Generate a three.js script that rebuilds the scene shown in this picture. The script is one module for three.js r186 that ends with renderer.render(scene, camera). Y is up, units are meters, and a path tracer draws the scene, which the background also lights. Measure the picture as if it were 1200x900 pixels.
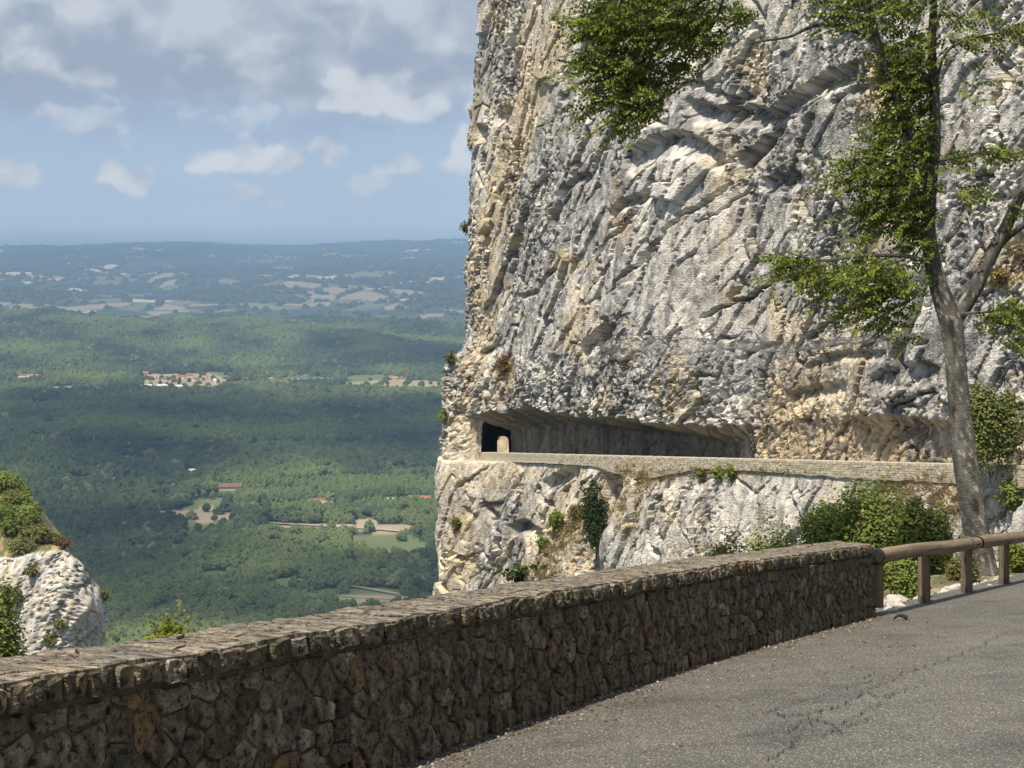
import * as THREE from 'three';
import { mergeGeometries } from 'three/addons/utils/BufferGeometryUtils.js';

// ------------------------------------------------------------------ camera, light, exposure
const scene = new THREE.Scene();
const F = 1800, EYE = 1.7, HORIZON = 305;            // focal length in photo pixels (1200 x 900), eye height, row of eye level
const camera = new THREE.PerspectiveCamera(2 * Math.atan(450 / F) * 180 / Math.PI, 4 / 3, 0.1, 60000);
camera.position.set(0, EYE, 0);
camera.setViewOffset(1200, 900, 0, 450 - HORIZON, 1200, 900);
scene.add(camera);
const SUN_AZ = 33.5 * Math.PI / 180, SUN_EL = 60 * Math.PI / 180;   // sun behind the camera, to its left
const SUN = new THREE.Vector3(-Math.sin(SUN_AZ) * Math.cos(SUN_EL), Math.sin(SUN_EL), Math.cos(SUN_AZ) * Math.cos(SUN_EL));
const sun = new THREE.DirectionalLight(0xfff0d8, 5.0);
sun.position.copy(SUN).multiplyScalar(300); sun.castShadow = true;
sun.shadow.camera.left = -220; sun.shadow.camera.right = 220; sun.shadow.camera.top = 220; sun.shadow.camera.bottom = -220;
sun.shadow.camera.far = 900; sun.shadow.mapSize.set(4096, 4096); sun.shadow.bias = -0.0005;
scene.add(sun, sun.target);
const renderer = new THREE.WebGLRenderer({ antialias: true });
renderer.toneMapping = THREE.LinearToneMapping;
renderer.toneMappingExposure = 1.28;
renderer.shadowMap.enabled = true;
scene.fog = new THREE.FogExp2(new THREE.Color(0.42, 0.67, 1.0), 8.8e-5);

// ------------------------------------------------------------------ random numbers and noise
function rng(seed) { let a = seed >>> 0; return () => { a = (a + 0x6D2B79F5) | 0; let t = Math.imul(a ^ (a >>> 15), 1 | a); t = (t + Math.imul(t ^ (t >>> 7), 61 | t)) ^ t; return ((t ^ (t >>> 14)) >>> 0) / 4294967296; }; }
const PERM = new Uint8Array(512), GX = new Float32Array(256), GY = new Float32Array(256), GZ = new Float32Array(256);
{ const r = rng(77); const p = [...Array(256).keys()]; for (let i = 255; i > 0; i--) { const j = Math.floor(r() * (i + 1)); [p[i], p[j]] = [p[j], p[i]]; } for (let i = 0; i < 512; i++) PERM[i] = p[i & 255];
  for (let i = 0; i < 256; i++) { const z = r() * 2 - 1, a = r() * 6.28318, s = Math.sqrt(1 - z * z); GX[i] = s * Math.cos(a); GY[i] = s * Math.sin(a); GZ[i] = z; } }
const fade = t => t * t * t * (t * (t * 6 - 15) + 10);
function noise(x, y, z = 0) {
  const X = Math.floor(x), Y = Math.floor(y), Z = Math.floor(z); x -= X; y -= Y; z -= Z;
  const xi = X & 255, yi = Y & 255, zi = Z & 255, u = fade(x), v = fade(y), w = fade(z);
  const A = PERM[xi] + yi, B = PERM[xi + 1] + yi;
  const g = (h, a, b, c) => GX[h] * a + GY[h] * b + GZ[h] * c;
  const AA = PERM[A & 255] + zi, AB = PERM[(A + 1) & 255] + zi, BA = PERM[B & 255] + zi, BB = PERM[(B + 1) & 255] + zi;
  const h000 = g(PERM[AA], x, y, z), h100 = g(PERM[BA], x - 1, y, z), h010 = g(PERM[AB], x, y - 1, z), h110 = g(PERM[BB], x - 1, y - 1, z);
  const h001 = g(PERM[AA + 1], x, y, z - 1), h101 = g(PERM[BA + 1], x - 1, y, z - 1), h011 = g(PERM[AB + 1], x, y - 1, z - 1), h111 = g(PERM[BB + 1], x - 1, y - 1, z - 1);
  const a = h000 + u * (h100 - h000), b = h010 + u * (h110 - h010), c = h001 + u * (h101 - h001), d = h011 + u * (h111 - h011);
  const e = a + v * (b - a), f = c + v * (d - c);
  return (e + w * (f - e)) * 1.5;
}
function fbm(x, y, z, o = 4) { let s = 0, a = 0.5; for (let i = 0; i < o; i++) { s += a * noise(x, y, z); x = x * 2.03 + 7.1; y = y * 2.03 + 3.7; z = z * 2.03 + 1.3; a *= 0.5; } return s; }
function ridged(x, y, z, o = 3) { let s = 0, a = 0.5; for (let i = 0; i < o; i++) { s += a * (1 - 2 * Math.abs(noise(x, y, z))); x = x * 2.1 + 5.2; y = y * 2.1 + 1.7; z = z * 2.1 + 2.9; a *= 0.5; } return s; }
const hash2 = (i, j, k) => { let h = Math.imul(i, 374761393) ^ Math.imul(j, 668265263) ^ Math.imul(k, 1274126177); h = Math.imul(h ^ (h >>> 13), 1274126177); return ((h ^ (h >>> 16)) >>> 0) / 4294967296; };
const WO = { f1: 0, f2: 0, dx: 0, dy: 0, ci: 0, cj: 0 };
function worley(x, y, k) {
  const X = Math.floor(x), Y = Math.floor(y); let f1 = 9, f2 = 9;
  for (let j = -1; j <= 1; j++) for (let i = -1; i <= 1; i++) {
    const cx = X + i, cy = Y + j, dx = x - cx - 0.1 - 0.8 * hash2(cx, cy, k), dy = y - cy - 0.1 - 0.8 * hash2(cx, cy, k + 11), q = dx * dx + dy * dy;
    if (q < f1) { f2 = f1; f1 = q; WO.dx = dx; WO.dy = dy; WO.ci = cx; WO.cj = cy; } else if (q < f2) f2 = q;
  }
  WO.f1 = Math.sqrt(f1); WO.f2 = Math.sqrt(f2); return WO;
}
const clamp = (x, a = 0, b = 1) => x < a ? a : x > b ? b : x;
const sm = (a, b, x) => { const t = clamp((x - a) / (b - a)); return t * t * (3 - 2 * t); };
const mix = (a, b, t) => a + (b - a) * t;
const mix3 = (a, b, t) => [a[0] + (b[0] - a[0]) * t, a[1] + (b[1] - a[1]) * t, a[2] + (b[2] - a[2]) * t];
function poly(pts, x) { if (x <= pts[0][0]) return pts[0][1]; for (let i = 1; i < pts.length; i++) if (x <= pts[i][0]) { const [a, b] = pts[i - 1], [c, d] = pts[i]; return b + (d - b) * (x - a) / (c - a); } return pts[pts.length - 1][1]; }
const W = (px, py, d) => new THREE.Vector3((px - 600) / F * d, EYE - (py - HORIZON) / F * d, -d);

// ------------------------------------------------------------------ sky: air with broken cumulus, the same all round
{
  const SW = 4096, SH = 2048, data = new Float32Array(SW * SH * 4);
  const puffs = [[153, 203, 30, 24, 1.0], [5, 203, 32, 15, .9], [225, 186, 34, 15, .9], [290, 190, 60, 14, .95], [287, 168, 14, 11, .8], [383, 175, 17, 18, 1], [345, 195, 50, 12, .6], [280, 224, 20, 10, .75], [345, 242, 26, 9, .45], [430, 216, 18, 10, .45], [500, 195, 52, 18, .85], [540, 160, 30, 16, .8], [48, 140, 22, 22, .7], [110, 142, 50, 16, .6], [440, 110, 80, 26, .8], [510, 120, 50, 26, .8], [115, 88, 22, 14, .45], [590, 200, 40, 16, .7], [690, 190, 50, 18, .8], [-60, 190, 50, 18, .8]];
  for (let j = SH / 2; j < SH; j++) {
    const el = ((j + 0.5) / SH - 0.5) * Math.PI, y = Math.sin(el), ce = Math.cos(el), e = el * 180 / Math.PI;
    const low = sm(0, 14, e), hi = sm(10, 70, e);
    const air = mix3(mix3(mix3([.72, .80, .86], [.50, .61, .74], sm(0.2, 2.6, e)), [.355, .48, .65], sm(1.5, 7, e)), [.22, .34, .57], hi);
    const coarse = e > 15; if (coarse && (j & 1)) { data.copyWithin(j * SW * 4, (j - 1) * SW * 4, j * SW * 4); continue; }
    for (let i = 0; i < SW; i++) {
      if (coarse && (i & 1)) { const o = (j * SW + i) * 4; data[o] = data[o - 4]; data[o + 1] = data[o - 3]; data[o + 2] = data[o - 2]; data[o + 3] = 1; continue; }
      const az = ((i + 0.5) / SW - 0.5) * 2 * Math.PI, x = Math.cos(az) * ce, z = Math.sin(az) * ce;
      const az0 = Math.atan2(x, -z);                          // 0 straight ahead
      const px = 600 + F * Math.tan(clamp(az0, -1.2, 1.2)), py = HORIZON - F * Math.tan(Math.min(el, 1.2)) / Math.cos(clamp(az0, -1.2, 1.2));
      // cloud layers in the direction sphere: flattened near the horizon
      const kx = x * 15, kz = z * 15, ky = y * 19;
      const wq = fbm(kx * 1.3, ky * 1.3, kz * 1.3, e < 14 ? 3 : 1) * 0.9;
      const n1 = fbm(kx * 0.42 + wq * .5 + 4, ky * 0.50 + wq * .4, kz * 0.42 + 8, e < 14 ? 6 : 4);
      const n2 = e < 14 ? fbm(kx * 2.3 + wq, ky * 2.6 + wq * .6, kz * 2.3, 6) : 0;
      let d1 = sm(-0.30, 0.22, n1 + 0.34 * sm(4.6, 7.6, e) - 0.5 * (1 - sm(3.4, 5.8, e)) - .16);         // broad grey decks
      let d2 = sm(0.10, 0.36, n2 * 1.2 + 0.02) * sm(2.2, 3.4, e) * (1 - sm(7, 12, e)) * 0.8;            // small puffs above the haze
      if (Math.abs(az0) < 0.6 && e < 12) {
        d2 *= 0.5;
        for (const [qx, qy, rx, ry, s] of puffs) {
          const dx = (px - qx) / rx, dy = (py - qy) / ry, rr = dx * dx + dy * dy; if (rr > 5) continue;
          const p = s * sm(0.05, 0.42, 0.62 - rr * 0.5 + n2 * 2.6 + (dy > 0.45 ? -.25 * dy : .05)); if (p > d2) d2 = p;
        }
        const deck = sm(172, 70, py + 60 * n1 + 34 * n2 + .05 * (275 - px)) * sm(640, 500, px - 60 * n2 + (py - 60) * .5);
        d1 = clamp(d1 * 0.55 + deck * 0.85);
      }
      const ro = e < 14 ? 5 : 2, relief = fbm(kx * 1.5 + 3, ky * 1.5 - 0.25, kz * 1.5, ro) - fbm(kx * 1.5 + 3, ky * 1.5 + 0.35, kz * 1.5, ro);
      const grey = [.335, .375, .47], white = [.56, .59, .645];
      const c1 = mix3(grey, white, clamp(0.18 + relief * 1.3 + n1 * 0.8 + n2 * .9 + 0.55 * sm(7.2, 9.6, e + 2.5 * n1)));
      const c2 = mix3([.46, .52, .62], [.77, .775, .785], clamp(0.5 + n2 * 1.9 + relief * 1.1));
      let c = mix3(air, c1, d1 * 0.85); c = mix3(c, c2, clamp(d2) * (1 - d1 * .3) * 0.92);
      const o = (j * SW + i) * 4; data[o] = c[0] * .85; data[o + 1] = c[1] * .85; data[o + 2] = c[2] * .85; data[o + 3] = 1;
    }
  }
  for (let j = 0; j < SH / 2; j++) for (let i = 0; i < SW; i++) { const o = (j * SW + i) * 4; data[o] = .26; data[o + 1] = .31; data[o + 2] = .36; data[o + 3] = 1; }
  const t = new THREE.DataTexture(data, SW, SH, THREE.RGBAFormat, THREE.FloatType);
  t.mapping = THREE.EquirectangularReflectionMapping; t.magFilter = THREE.LinearFilter; t.needsUpdate = true;
  scene.background = t; scene.environment = t;
}
console.log('sky');

// ------------------------------------------------------------------ helpers for building and naming
const used = new Map();
function numbered(n) { const k = used.get(n) || 0; used.set(n, k + 1); return k ? `${n}_${String(k).padStart(3, '0')}` : n; }
function shade(m) { m.castShadow = true; m.receiveShadow = true; return m; }
function tag(o, label, category, group) { o.userData.label = label; o.userData.category = category; if (group) o.userData.group = group; return o; }
function top(o, name) { o.name = numbered(name); scene.add(o); return o; }
function structure(name, geo, mat, label) { const m = shade(new THREE.Mesh(geo, mat)); top(m, name); m.userData.kind = 'structure'; if (label) m.userData.label = label; return m; }
function thing(name, label, category, pos, group) { const g = new THREE.Group(); top(g, name); if (pos) g.position.copy(pos); return tag(g, label, category, group); }
function part(name, geo, mat, parent) { const m = shade(new THREE.Mesh(geo, mat)); m.name = name; parent.add(m); return m; }
function geoFrom(pos, idx, col, uv) {
  const g = new THREE.BufferGeometry();
  g.setAttribute('position', new THREE.Float32BufferAttribute(pos, 3));
  if (col) g.setAttribute('color', new THREE.Float32BufferAttribute(col, 3));
  if (uv) g.setAttribute('uv', new THREE.Float32BufferAttribute(uv, 2));
  g.setIndex(idx.length > 0 && pos.length / 3 > 65535 ? new THREE.Uint32BufferAttribute(idx, 1) : idx);
  g.computeVertexNormals(); return g;
}
// a sheet of nu x nv points; fn(i, j) -> [x, y, z, r, g, b, u, v]; drop(i, j) leaves a quad out
function sheet(nu, nv, fn, drop) {
  const pos = new Float32Array(nu * nv * 3), col = new Float32Array(nu * nv * 3), uv = new Float32Array(nu * nv * 2), idx = [];
  for (let j = 0; j < nv; j++) for (let i = 0; i < nu; i++) {
    const k = j * nu + i, p = fn(i, j);
    pos[3 * k] = p[0]; pos[3 * k + 1] = p[1]; pos[3 * k + 2] = p[2]; col[3 * k] = p[3]; col[3 * k + 1] = p[4]; col[3 * k + 2] = p[5]; uv[2 * k] = p[6]; uv[2 * k + 1] = p[7];
    if (i + 1 < nu && j + 1 < nv && !(drop && drop(i, j))) idx.push(k, k + 1, k + nu + 1, k, k + nu + 1, k + nu);
  }
  return geoFrom(pos, idx, col, uv);
}
// a tapered tube through points [Vector3, radius]; colour function of (row share, angle, point)
function tube(pts, seg, rad, colorOf, wob = 0, seed = 0) {
  const curve = new THREE.CatmullRomCurve3(pts.map(p => p[0]), false, 'centripetal'), pos = [], col = [], idx = [], uv = [];
  const L = curve.getLength(), ref = new THREE.Vector3(0.3, 0.2, 1).normalize(), n = new THREE.Vector3(), b = new THREE.Vector3();
  for (let j = 0; j <= seg; j++) {
    const t = j / seg, c = curve.getPoint(t), tg = curve.getTangent(t); n.crossVectors(tg, ref).normalize(); b.crossVectors(tg, n).normalize();
    const f = t * (pts.length - 1), k = Math.min(pts.length - 2, Math.floor(f)), r0 = mix(pts[k][1], pts[k + 1][1], f - k);
    for (let i = 0; i <= rad; i++) {
      const a = i / rad * Math.PI * 2, ca = Math.cos(a), sa = Math.sin(a);
      const r = r0 * (1 + wob * fbm(ca * 1.3 + seed, sa * 1.3, t * L * 1.6, 3));
      const x = c.x + (n.x * ca + b.x * sa) * r, y = c.y + (n.y * ca + b.y * sa) * r, z = c.z + (n.z * ca + b.z * sa) * r;
      pos.push(x, y, z); uv.push(i / rad * Math.PI * 2 * r0, t * L);
      const q = colorOf(t, a, x, y, z); col.push(q[0], q[1], q[2]);
    }
  }
  for (let j = 0; j < seg; j++) for (let i = 0; i < rad; i++) { const k = j * (rad + 1) + i; idx.push(k, k + rad + 1, k + 1, k + 1, k + rad + 1, k + rad + 2); }
  return geoFrom(pos, idx, col, uv);
}
// tileable noise textures
function noiseTexture(size, fn, srgb) {
  const d = new Uint8Array(size * size * 4);
  for (let j = 0; j < size; j++) for (let i = 0; i < size; i++) { const c = fn(i / size, j / size), o = (j * size + i) * 4; d[o] = clamp(c[0]) * 255; d[o + 1] = clamp(c[1]) * 255; d[o + 2] = clamp(c[2]) * 255; d[o + 3] = 255; }
  const t = new THREE.DataTexture(d, size, size); t.wrapS = t.wrapT = THREE.RepeatWrapping; t.magFilter = THREE.LinearFilter; t.minFilter = THREE.LinearMipmapLinearFilter; t.generateMipmaps = true; if (srgb) t.colorSpace = THREE.SRGBColorSpace; t.needsUpdate = true; return t;
}
function periodic(u, v, f, o, seed) { // seamless fbm on a torus made of a blend of four lookups
  const n = (a, b) => fbm(a * f, b * f, seed, o);
  return (n(u, v) * (1 - u) * (1 - v) + n(u - 1, v) * u * (1 - v) + n(u, v - 1) * (1 - u) * v + n(u - 1, v - 1) * u * v) / Math.sqrt(((1 - u) ** 2 + u * u) * ((1 - v) ** 2 + v * v));
}
const grain = noiseTexture(512, (u, v) => { const n = 0.55 + periodic(u, v, 14, 5, 3.3) * 0.8 - .5 * sm(.12, .3, periodic(u, v, 9, 3, 8.3)); return [n, n, n]; });
function repeated(t, k) { const c = t.clone(); c.repeat.set(k, k); c.needsUpdate = true; return c; }
const mottle = noiseTexture(512, (u, v) => { const n = .74 + .55 * periodic(u, v, 6, 5, 21.3) - .35 * sm(.1, .28, periodic(u, v, 17, 3, 5.5)); return [n, n * .99, n * .96]; }, true);
const std = o => new THREE.MeshStandardMaterial({ roughness: 0.95, metalness: 0, ...o });
const leafMat = new THREE.MeshPhysicalMaterial({ color: 0xffffff, vertexColors: true, roughness: 0.85, transmission: 0.32, thickness: 0, side: THREE.DoubleSide, specularIntensity: 0.3 });
const M = {
  rock: std({ vertexColors: true, bumpMap: repeated(grain, 0.5), bumpScale: 0.085 }),
  soil: std({ vertexColors: true, bumpMap: repeated(grain, 0.5), bumpScale: 0.05 }),
  land: std({ vertexColors: true }),
  stone: std({ vertexColors: true, map: repeated(mottle, 2.2), bumpMap: repeated(grain, 4), bumpScale: 0.012 }),
  mortar: std({ vertexColors: true, bumpMap: repeated(grain, 3), bumpScale: 0.02 }),
  bark: std({ vertexColors: true, bumpMap: repeated(grain, 2.5), bumpScale: 0.012 }),
  wood: std({ vertexColors: true, bumpMap: repeated(grain, 3), bumpScale: 0.004 }),
  steel: std({ color: new THREE.Color().setRGB(.16, .16, .16), roughness: 0.55, metalness: 0.6 }),
  blackCap: std({ color: new THREE.Color().setRGB(.015, .015, .016), roughness: 0.7 }),
  dry: std({ vertexColors: true, side: THREE.DoubleSide }),
  leaf: leafMat,
  plaster: std({ vertexColors: true }),
};

// ------------------------------------------------------------------ the road's outer edge in plan: foot of the near wall, then the log rail
const EDGE = [[-14, -16], [-10.5, -10], [-7.2, -4], [-4.1, 2], [-2.05, 6.1], [-0.97, 8.3], [0.25, 10.9], [1.85, 14.1], [4.25, 18.3], [7.69, 24.1], [11, 29.3], [15.5, 34.2], [21, 37], [29, 38], [40, 37]];
const edgeCurve = new THREE.CatmullRomCurve3(EDGE.map(([x, d]) => new THREE.Vector3(x, 0, d)), false, 'centripetal');
edgeCurve.arcLengthDivisions = 800;
const EDGE_L = edgeCurve.getLength();
function edgeAt(s) { const t = clamp(s / EDGE_L), p = edgeCurve.getPointAt(t), g = edgeCurve.getTangentAt(t); return { x: p.x, d: p.z, tx: g.x, td: g.z, nx: -g.z, nd: g.x }; } // n points left, over the gorge
const edgeS = (() => { const a = []; for (let i = 0; i <= 2000; i++) { const s = i / 2000 * EDGE_L, e = edgeAt(s); a.push([e.d, s]); } return d => { for (const [dd, s] of a) if (dd >= d) return s; return EDGE_L; }; })();
const roadY = d => -0.14 * d;

// ------------------------------------------------------------------ road
{
  const speck = noiseTexture(1024, (u, v) => { // aggregate: pale and dark chips in bitumen
    const w = worley(u * 190, v * 190, 5), a = hash2(((w.ci % 190) + 190) % 190, ((w.cj % 190) + 190) % 190, 9), edge = sm(0.0, 0.25, w.f2 - w.f1);
    const base = 0.378 + 0.06 * periodic(u, v, 5, 4, 9.1) + (a > 0.80 ? (a - 0.80) * 1.9 : a < 0.3 ? (a - 0.3) * 0.55 : 0) * edge;
    return [base * 0.985, base * 0.98, base * 0.95];
  }, true);
  const height = noiseTexture(1024, (u, v) => { const w = worley(u * 190, v * 190, 5), a = hash2(((w.ci % 190) + 190) % 190, ((w.cj % 190) + 190) % 190, 12); const h = sm(0.75, 0.1, w.f1) * (0.4 + 0.6 * a); return [h, h, h]; });
  const asphalt = std({ map: repeated(speck, 1 / 1.9), vertexColors: true, bumpMap: repeated(height, 1 / 1.9), bumpScale: 0.006, roughness: 0.92 });
  const ns = 260, nq = 60;
  structure('road', sheet(ns, nq, (i, j) => {
    const s = i / (ns - 1) * EDGE_L * 0.94, e = edgeAt(s), q = 0.3 - 6.9 * j / (nq - 1), x = e.x + e.nx * q, d = e.d + e.nd * q;
    const c = 1 + 0.26 * fbm(x * 0.7, d * 0.5, 2, 4) + 0.2 * fbm(x * 0.13, d * 0.13, 5, 2) - .22 * sm(.1, .3, fbm(x * 1.4, d * .9, 12, 3)), dirt = sm(0.1, 0.9, 0.35 - Math.abs(q + 0.2) * 0.7 + 0.9 * fbm(x * 2.2, d * 2.2, 8, 3));
    const k = mix3([c, c, c], [1.0, .86, .68], dirt * 0.7);
    return [x, roadY(d) + 0.008 * fbm(x * 1.3, d * 1.3, 1, 3), -d, k[0], k[1], k[2], x, d];
  }), asphalt, 'grey worn asphalt road with pale chips and long cracks');
}
const ROAD = scene.getObjectByName('road');
// cracks: thin dark ribbons laid just above the asphalt
{
  const r = rng(5), dark = std({ color: new THREE.Color().setRGB(.028, .027, .025) });
  const paths = [[[870, 843], [905, 833], [940, 822], [975, 812], [1010, 802], [1045, 793], [1090, 780], [1140, 761], [1175, 744], [1200, 733]], [[862, 866], [880, 862], [920, 858], [935, 850], [955, 835], [985, 828], [1015, 810], [1040, 800], [1075, 788]],
    [[895, 892], [925, 878], [935, 862], [955, 845], [965, 832]], [[965, 865], [985, 850], [1010, 836], [1030, 825], [1060, 810], [1095, 803]], [[980, 852], [1000, 850], [1025, 838]], [[905, 833], [918, 840], [935, 838], [950, 846]], [[1015, 810], [1030, 818], [1052, 812]], [[955, 845], [975, 850], [985, 862]], [[1005, 797], [1030, 790], [1062, 788], [1100, 776]]];
  for (const p of paths) {
    const pos = [], idx = []; let k = 0;
    const c = new THREE.CatmullRomCurve3(p.map(([px, py]) => { const d = 3060 / (py - 557); return new THREE.Vector3((px - 600) / F * d, 0, d); }));
    const n = p.length * 16;
    for (let i = 0; i <= n; i++) {
      const t = i / n, q = c.getPoint(t), g = c.getTangent(t), w = (0.0012 + 0.0085 * r() * r() * r()) * (0.4 + sm(0, .1, t) * sm(1, .85, t)), jx = .05 * noise(i * .35, p[0][0]) + (r() - .5) * 0.02, jd = .14 * noise(i * .31, p[0][1], 5) + (r() - .5) * 0.04;
      const x = q.x + jx, d = q.z + jd; for (const s of [-1, 1]) { const X = x - g.z * w * s, D = d + g.x * w * s; pos.push(X, roadY(D) + 0.012, -D); }
      if (i) idx.push(k - 2, k - 1, k, k - 1, k + 1, k); k += 2;
    }
    part('crack', geoFrom(pos, idx), dark, ROAD);
  }
}

// ------------------------------------------------------------------ slope below the road edge, bank above the road (terrain)
function slopeAt(s, q) { // a point q metres outside the road edge
  const e = edgeAt(s), x = e.x + e.nx * q, d = e.d + e.nd * q;
  const drop = q < 1.4 ? 0.05 + 0.03 * q : 0.09 + (q - 1.4) * 0.66 + Math.max(0, q - 9) * 0.35;
  const y = roadY(Math.min(e.d, 34)) - drop + (q > .5 ? fbm(x * 0.35, d * 0.35, 3, 4) * Math.min(2.2, q * 0.2) : 0);
  return { x, d, y };
}
structure('slope', sheet(240, 110, (i, j) => {
  const s = i / 239 * EDGE_L, q = 0.05 + Math.pow(j / 109, 2.2) * 95, p = slopeAt(s, q);
  const g = fbm(p.x * 0.9, p.d * 0.9, 4, 4), h = fbm(p.x * 0.25, p.d * 0.25, 9, 3);
  let c = mix3([.16, .13, .075], [.07, .085, .03], sm(-.15, .2, h)); c = mix3(c, [.36, .33, .28], sm(.12, .3, g));
  return [p.x, p.y, -p.d, ...c, p.x, p.d];
}), M.soil, 'steep gorge slope of dry grass and pale stones below the road');
structure('bank', sheet(120, 50, (i, j) => {
  const s = i / 119 * EDGE_L * 0.94, q = -6.5 - Math.pow(j / 49, 1.5) * 34, e = edgeAt(s), x = e.x + e.nx * q, d = e.d + e.nd * q, w = -q - 6.5;
  const y = roadY(d) - 0.05 + w * 1.3 - Math.max(0, w - 12) * .7 + 1.6 * fbm(x * .3, d * .3, 2, 4) * sm(0, 2, w);
  const g = fbm(x * .6, d * .6, y * .5, 4); const c = mix3([.26, .245, .22], [.06, .07, .03], sm(-.15, .1, g));
  return [x, y, -d, ...c, x + d, y];
}), M.soil, 'rocky bank rising beside the road');

// ------------------------------------------------------------------ the great cliff
const CA = [37.3, 112], CT = [-0.509, 0.861], U1 = 83, ARC_R = 4, ARC_A = 0.69;
function plan(u) {
  if (u <= U1) return { x: CA[0] + CT[0] * u, d: CA[1] + CT[1] * u, nx: -CT[1], nd: CT[0] };
  const x1 = CA[0] + CT[0] * U1, d1 = CA[1] + CT[1] * U1, cx = x1 + CT[1] * ARC_R, cd = d1 - CT[0] * ARC_R;
  const a = Math.min(ARC_A, (u - U1) / ARC_R), h0 = Math.atan2(CT[0], CT[1]), h = h0 + a, nx = -Math.cos(h), nd = Math.sin(h);
  const o = { x: cx + nx * ARC_R, d: cd + nd * ARC_R, nx, nd }, rest = u - U1 - ARC_A * ARC_R;
  if (rest > 0) { o.x += Math.sin(h) * rest; o.d += Math.cos(h) * rest; }
  return o;
}
const uOfPx = px => { const s = (px - 600) / F; return (37.3 - 112 * s) / (0.509 + 0.861 * s); };
const capY = u => EYE - (15.65 + (Math.min(u, 82) - 7.4) * 0.0957);       // top of the far parapet
const LIP = [[560, 482], [570, 486], [585, 482], [600, 481], [620, 479], [650, 481], [680, 487], [700, 488], [735, 487], [750, 491], [775, 496], [800, 500], [830, 499], [850, 500], [880, 496], [910, 492], [940, 490], [960, 490], [990, 489], [1040, 492], [1080, 494], [1110, 497], [1160, 500], [1220, 500]];
const UPPER = [[560, -.1], [600, .1], [640, .9], [735, .9], [785, -.5], [815, -2.6], [842, -4.0], [950, -4.1], [975, -3.5], [1110, -3.4], [1150, -4.0], [1200, -4.2]];
const BACK = [[560, -4.1], [600, -4.3], [640, -6.6], [700, -7.6], [770, -7.4], [808, -6.2], [842, -4.5], [950, -4.5], [985, -4.9], [1100, -4.9], [1150, -4.5], [1220, -4.5]];
const BULGE = [[330, 0], [395, .2], [412, 1.0], [424, 2.5], [440, 2.9], [470, 2.7], [500, 2.9], [545, 3.3], [600, 3.0], [650, 3.3], [700, 3.4], [760, 3.6]];
const UP_U = 80.5;                                                            // the tunnel mouth
// clefts: [lip line, height below the lip that is hollow, depth], photo pixels
const CLEFTS = [
  [[[738, 176], [760, 160], [782, 150], [800, 158], [815, 175]], 34, 1.7], [[[792, 112], [812, 122], [832, 117], [858, 126], [880, 104], [905, 90], [935, 76], [960, 64]], 30, 2.0],
  [[[826, 178], [845, 158], [862, 140], [872, 128]], 34, 2.2], [[[800, 98], [820, 108], [842, 102]], 14, 1.0], [[[848, 146], [868, 134], [880, 132]], 10, .8], [[[855, 205], [872, 200], [890, 196]], 26, .7],
  [[[700, 392], [712, 376], [722, 372]], 34, 1.9], [[[690, 402], [700, 394]], 24, 1.2], [[[552, 145], [562, 148]], 26, 1.3], [[[572, 130], [582, 122], [590, 124]], 24, 1.0], [[[524, 437], [532, 436], [541, 442]], 32, 1.7], [[[520, 485], [533, 478], [540, 476]], 9, .9],
  [[[606, 612], [622, 608], [640, 622]], 18, 1.2], [[[615, 345], [635, 338], [655, 318], [668, 300]], 9, .7], [[[940, 100], [960, 96], [985, 88], [1000, 96]], 14, .8], [[[930, 112], [945, 100]], 10, .7], [[[1040, 122], [1050, 122], [1070, 112]], 6, .5], [[[985, 440], [1010, 428], [1040, 424], [1060, 428]], 34, 1.3], [[[900, 430], [930, 415], [960, 412], [1000, 412]], 14, .7],
  [[[640, 560], [665, 548], [680, 543]], 22, .8], [[[565, 590], [575, 600]], 12, .5], [[[600, 205], [612, 196]], 10, .5], [[[660, 225], [672, 208], [690, 200]], 14, .6], [[[720, 245], [738, 228], [760, 222]], 16, .7], [[[655, 130], [665, 122]], 8, .5], [[[1120, 230], [1150, 215], [1180, 205]], 12, .7], [[[1160, 200], [1180, 182], [1200, 175]], 34, 1.1], [[[830, 420], [850, 405], [875, 398]], 9, .5], [[[520, 606], [534, 601]], 6, .5], [[[548, 652], [556, 642], [568, 648]], 9, .7], [[[570, 655], [580, 640]], 12, .6], [[[880, 460], [920, 452], [950, 448]], 22, .8],
];
function cleft(px, py) {
  let s = 0;
  for (const [l, h, dep] of CLEFTS) {
    const x0 = l[0][0], x1 = l[l.length - 1][0]; if (px < x0 - 4 || px > x1 + 4) continue;
    const jag = 3.2 * noise(px * .14, dep * 9, 3.1), ly = poly(l, px) + jag, ends = sm(x0 - 4, x0 + 5, px) * sm(x1 + 4, x1 - 5, px), q = (py - ly) / (h * (0.75 + .25 * ends));
    if (q > 0 && q < 1) s = Math.max(s, dep * (x1 - x0 < 42 ? 1.6 : 1) * ends * Math.min(1, q * 5) * (1 - q * q));
  }
  return s;
}
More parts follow.
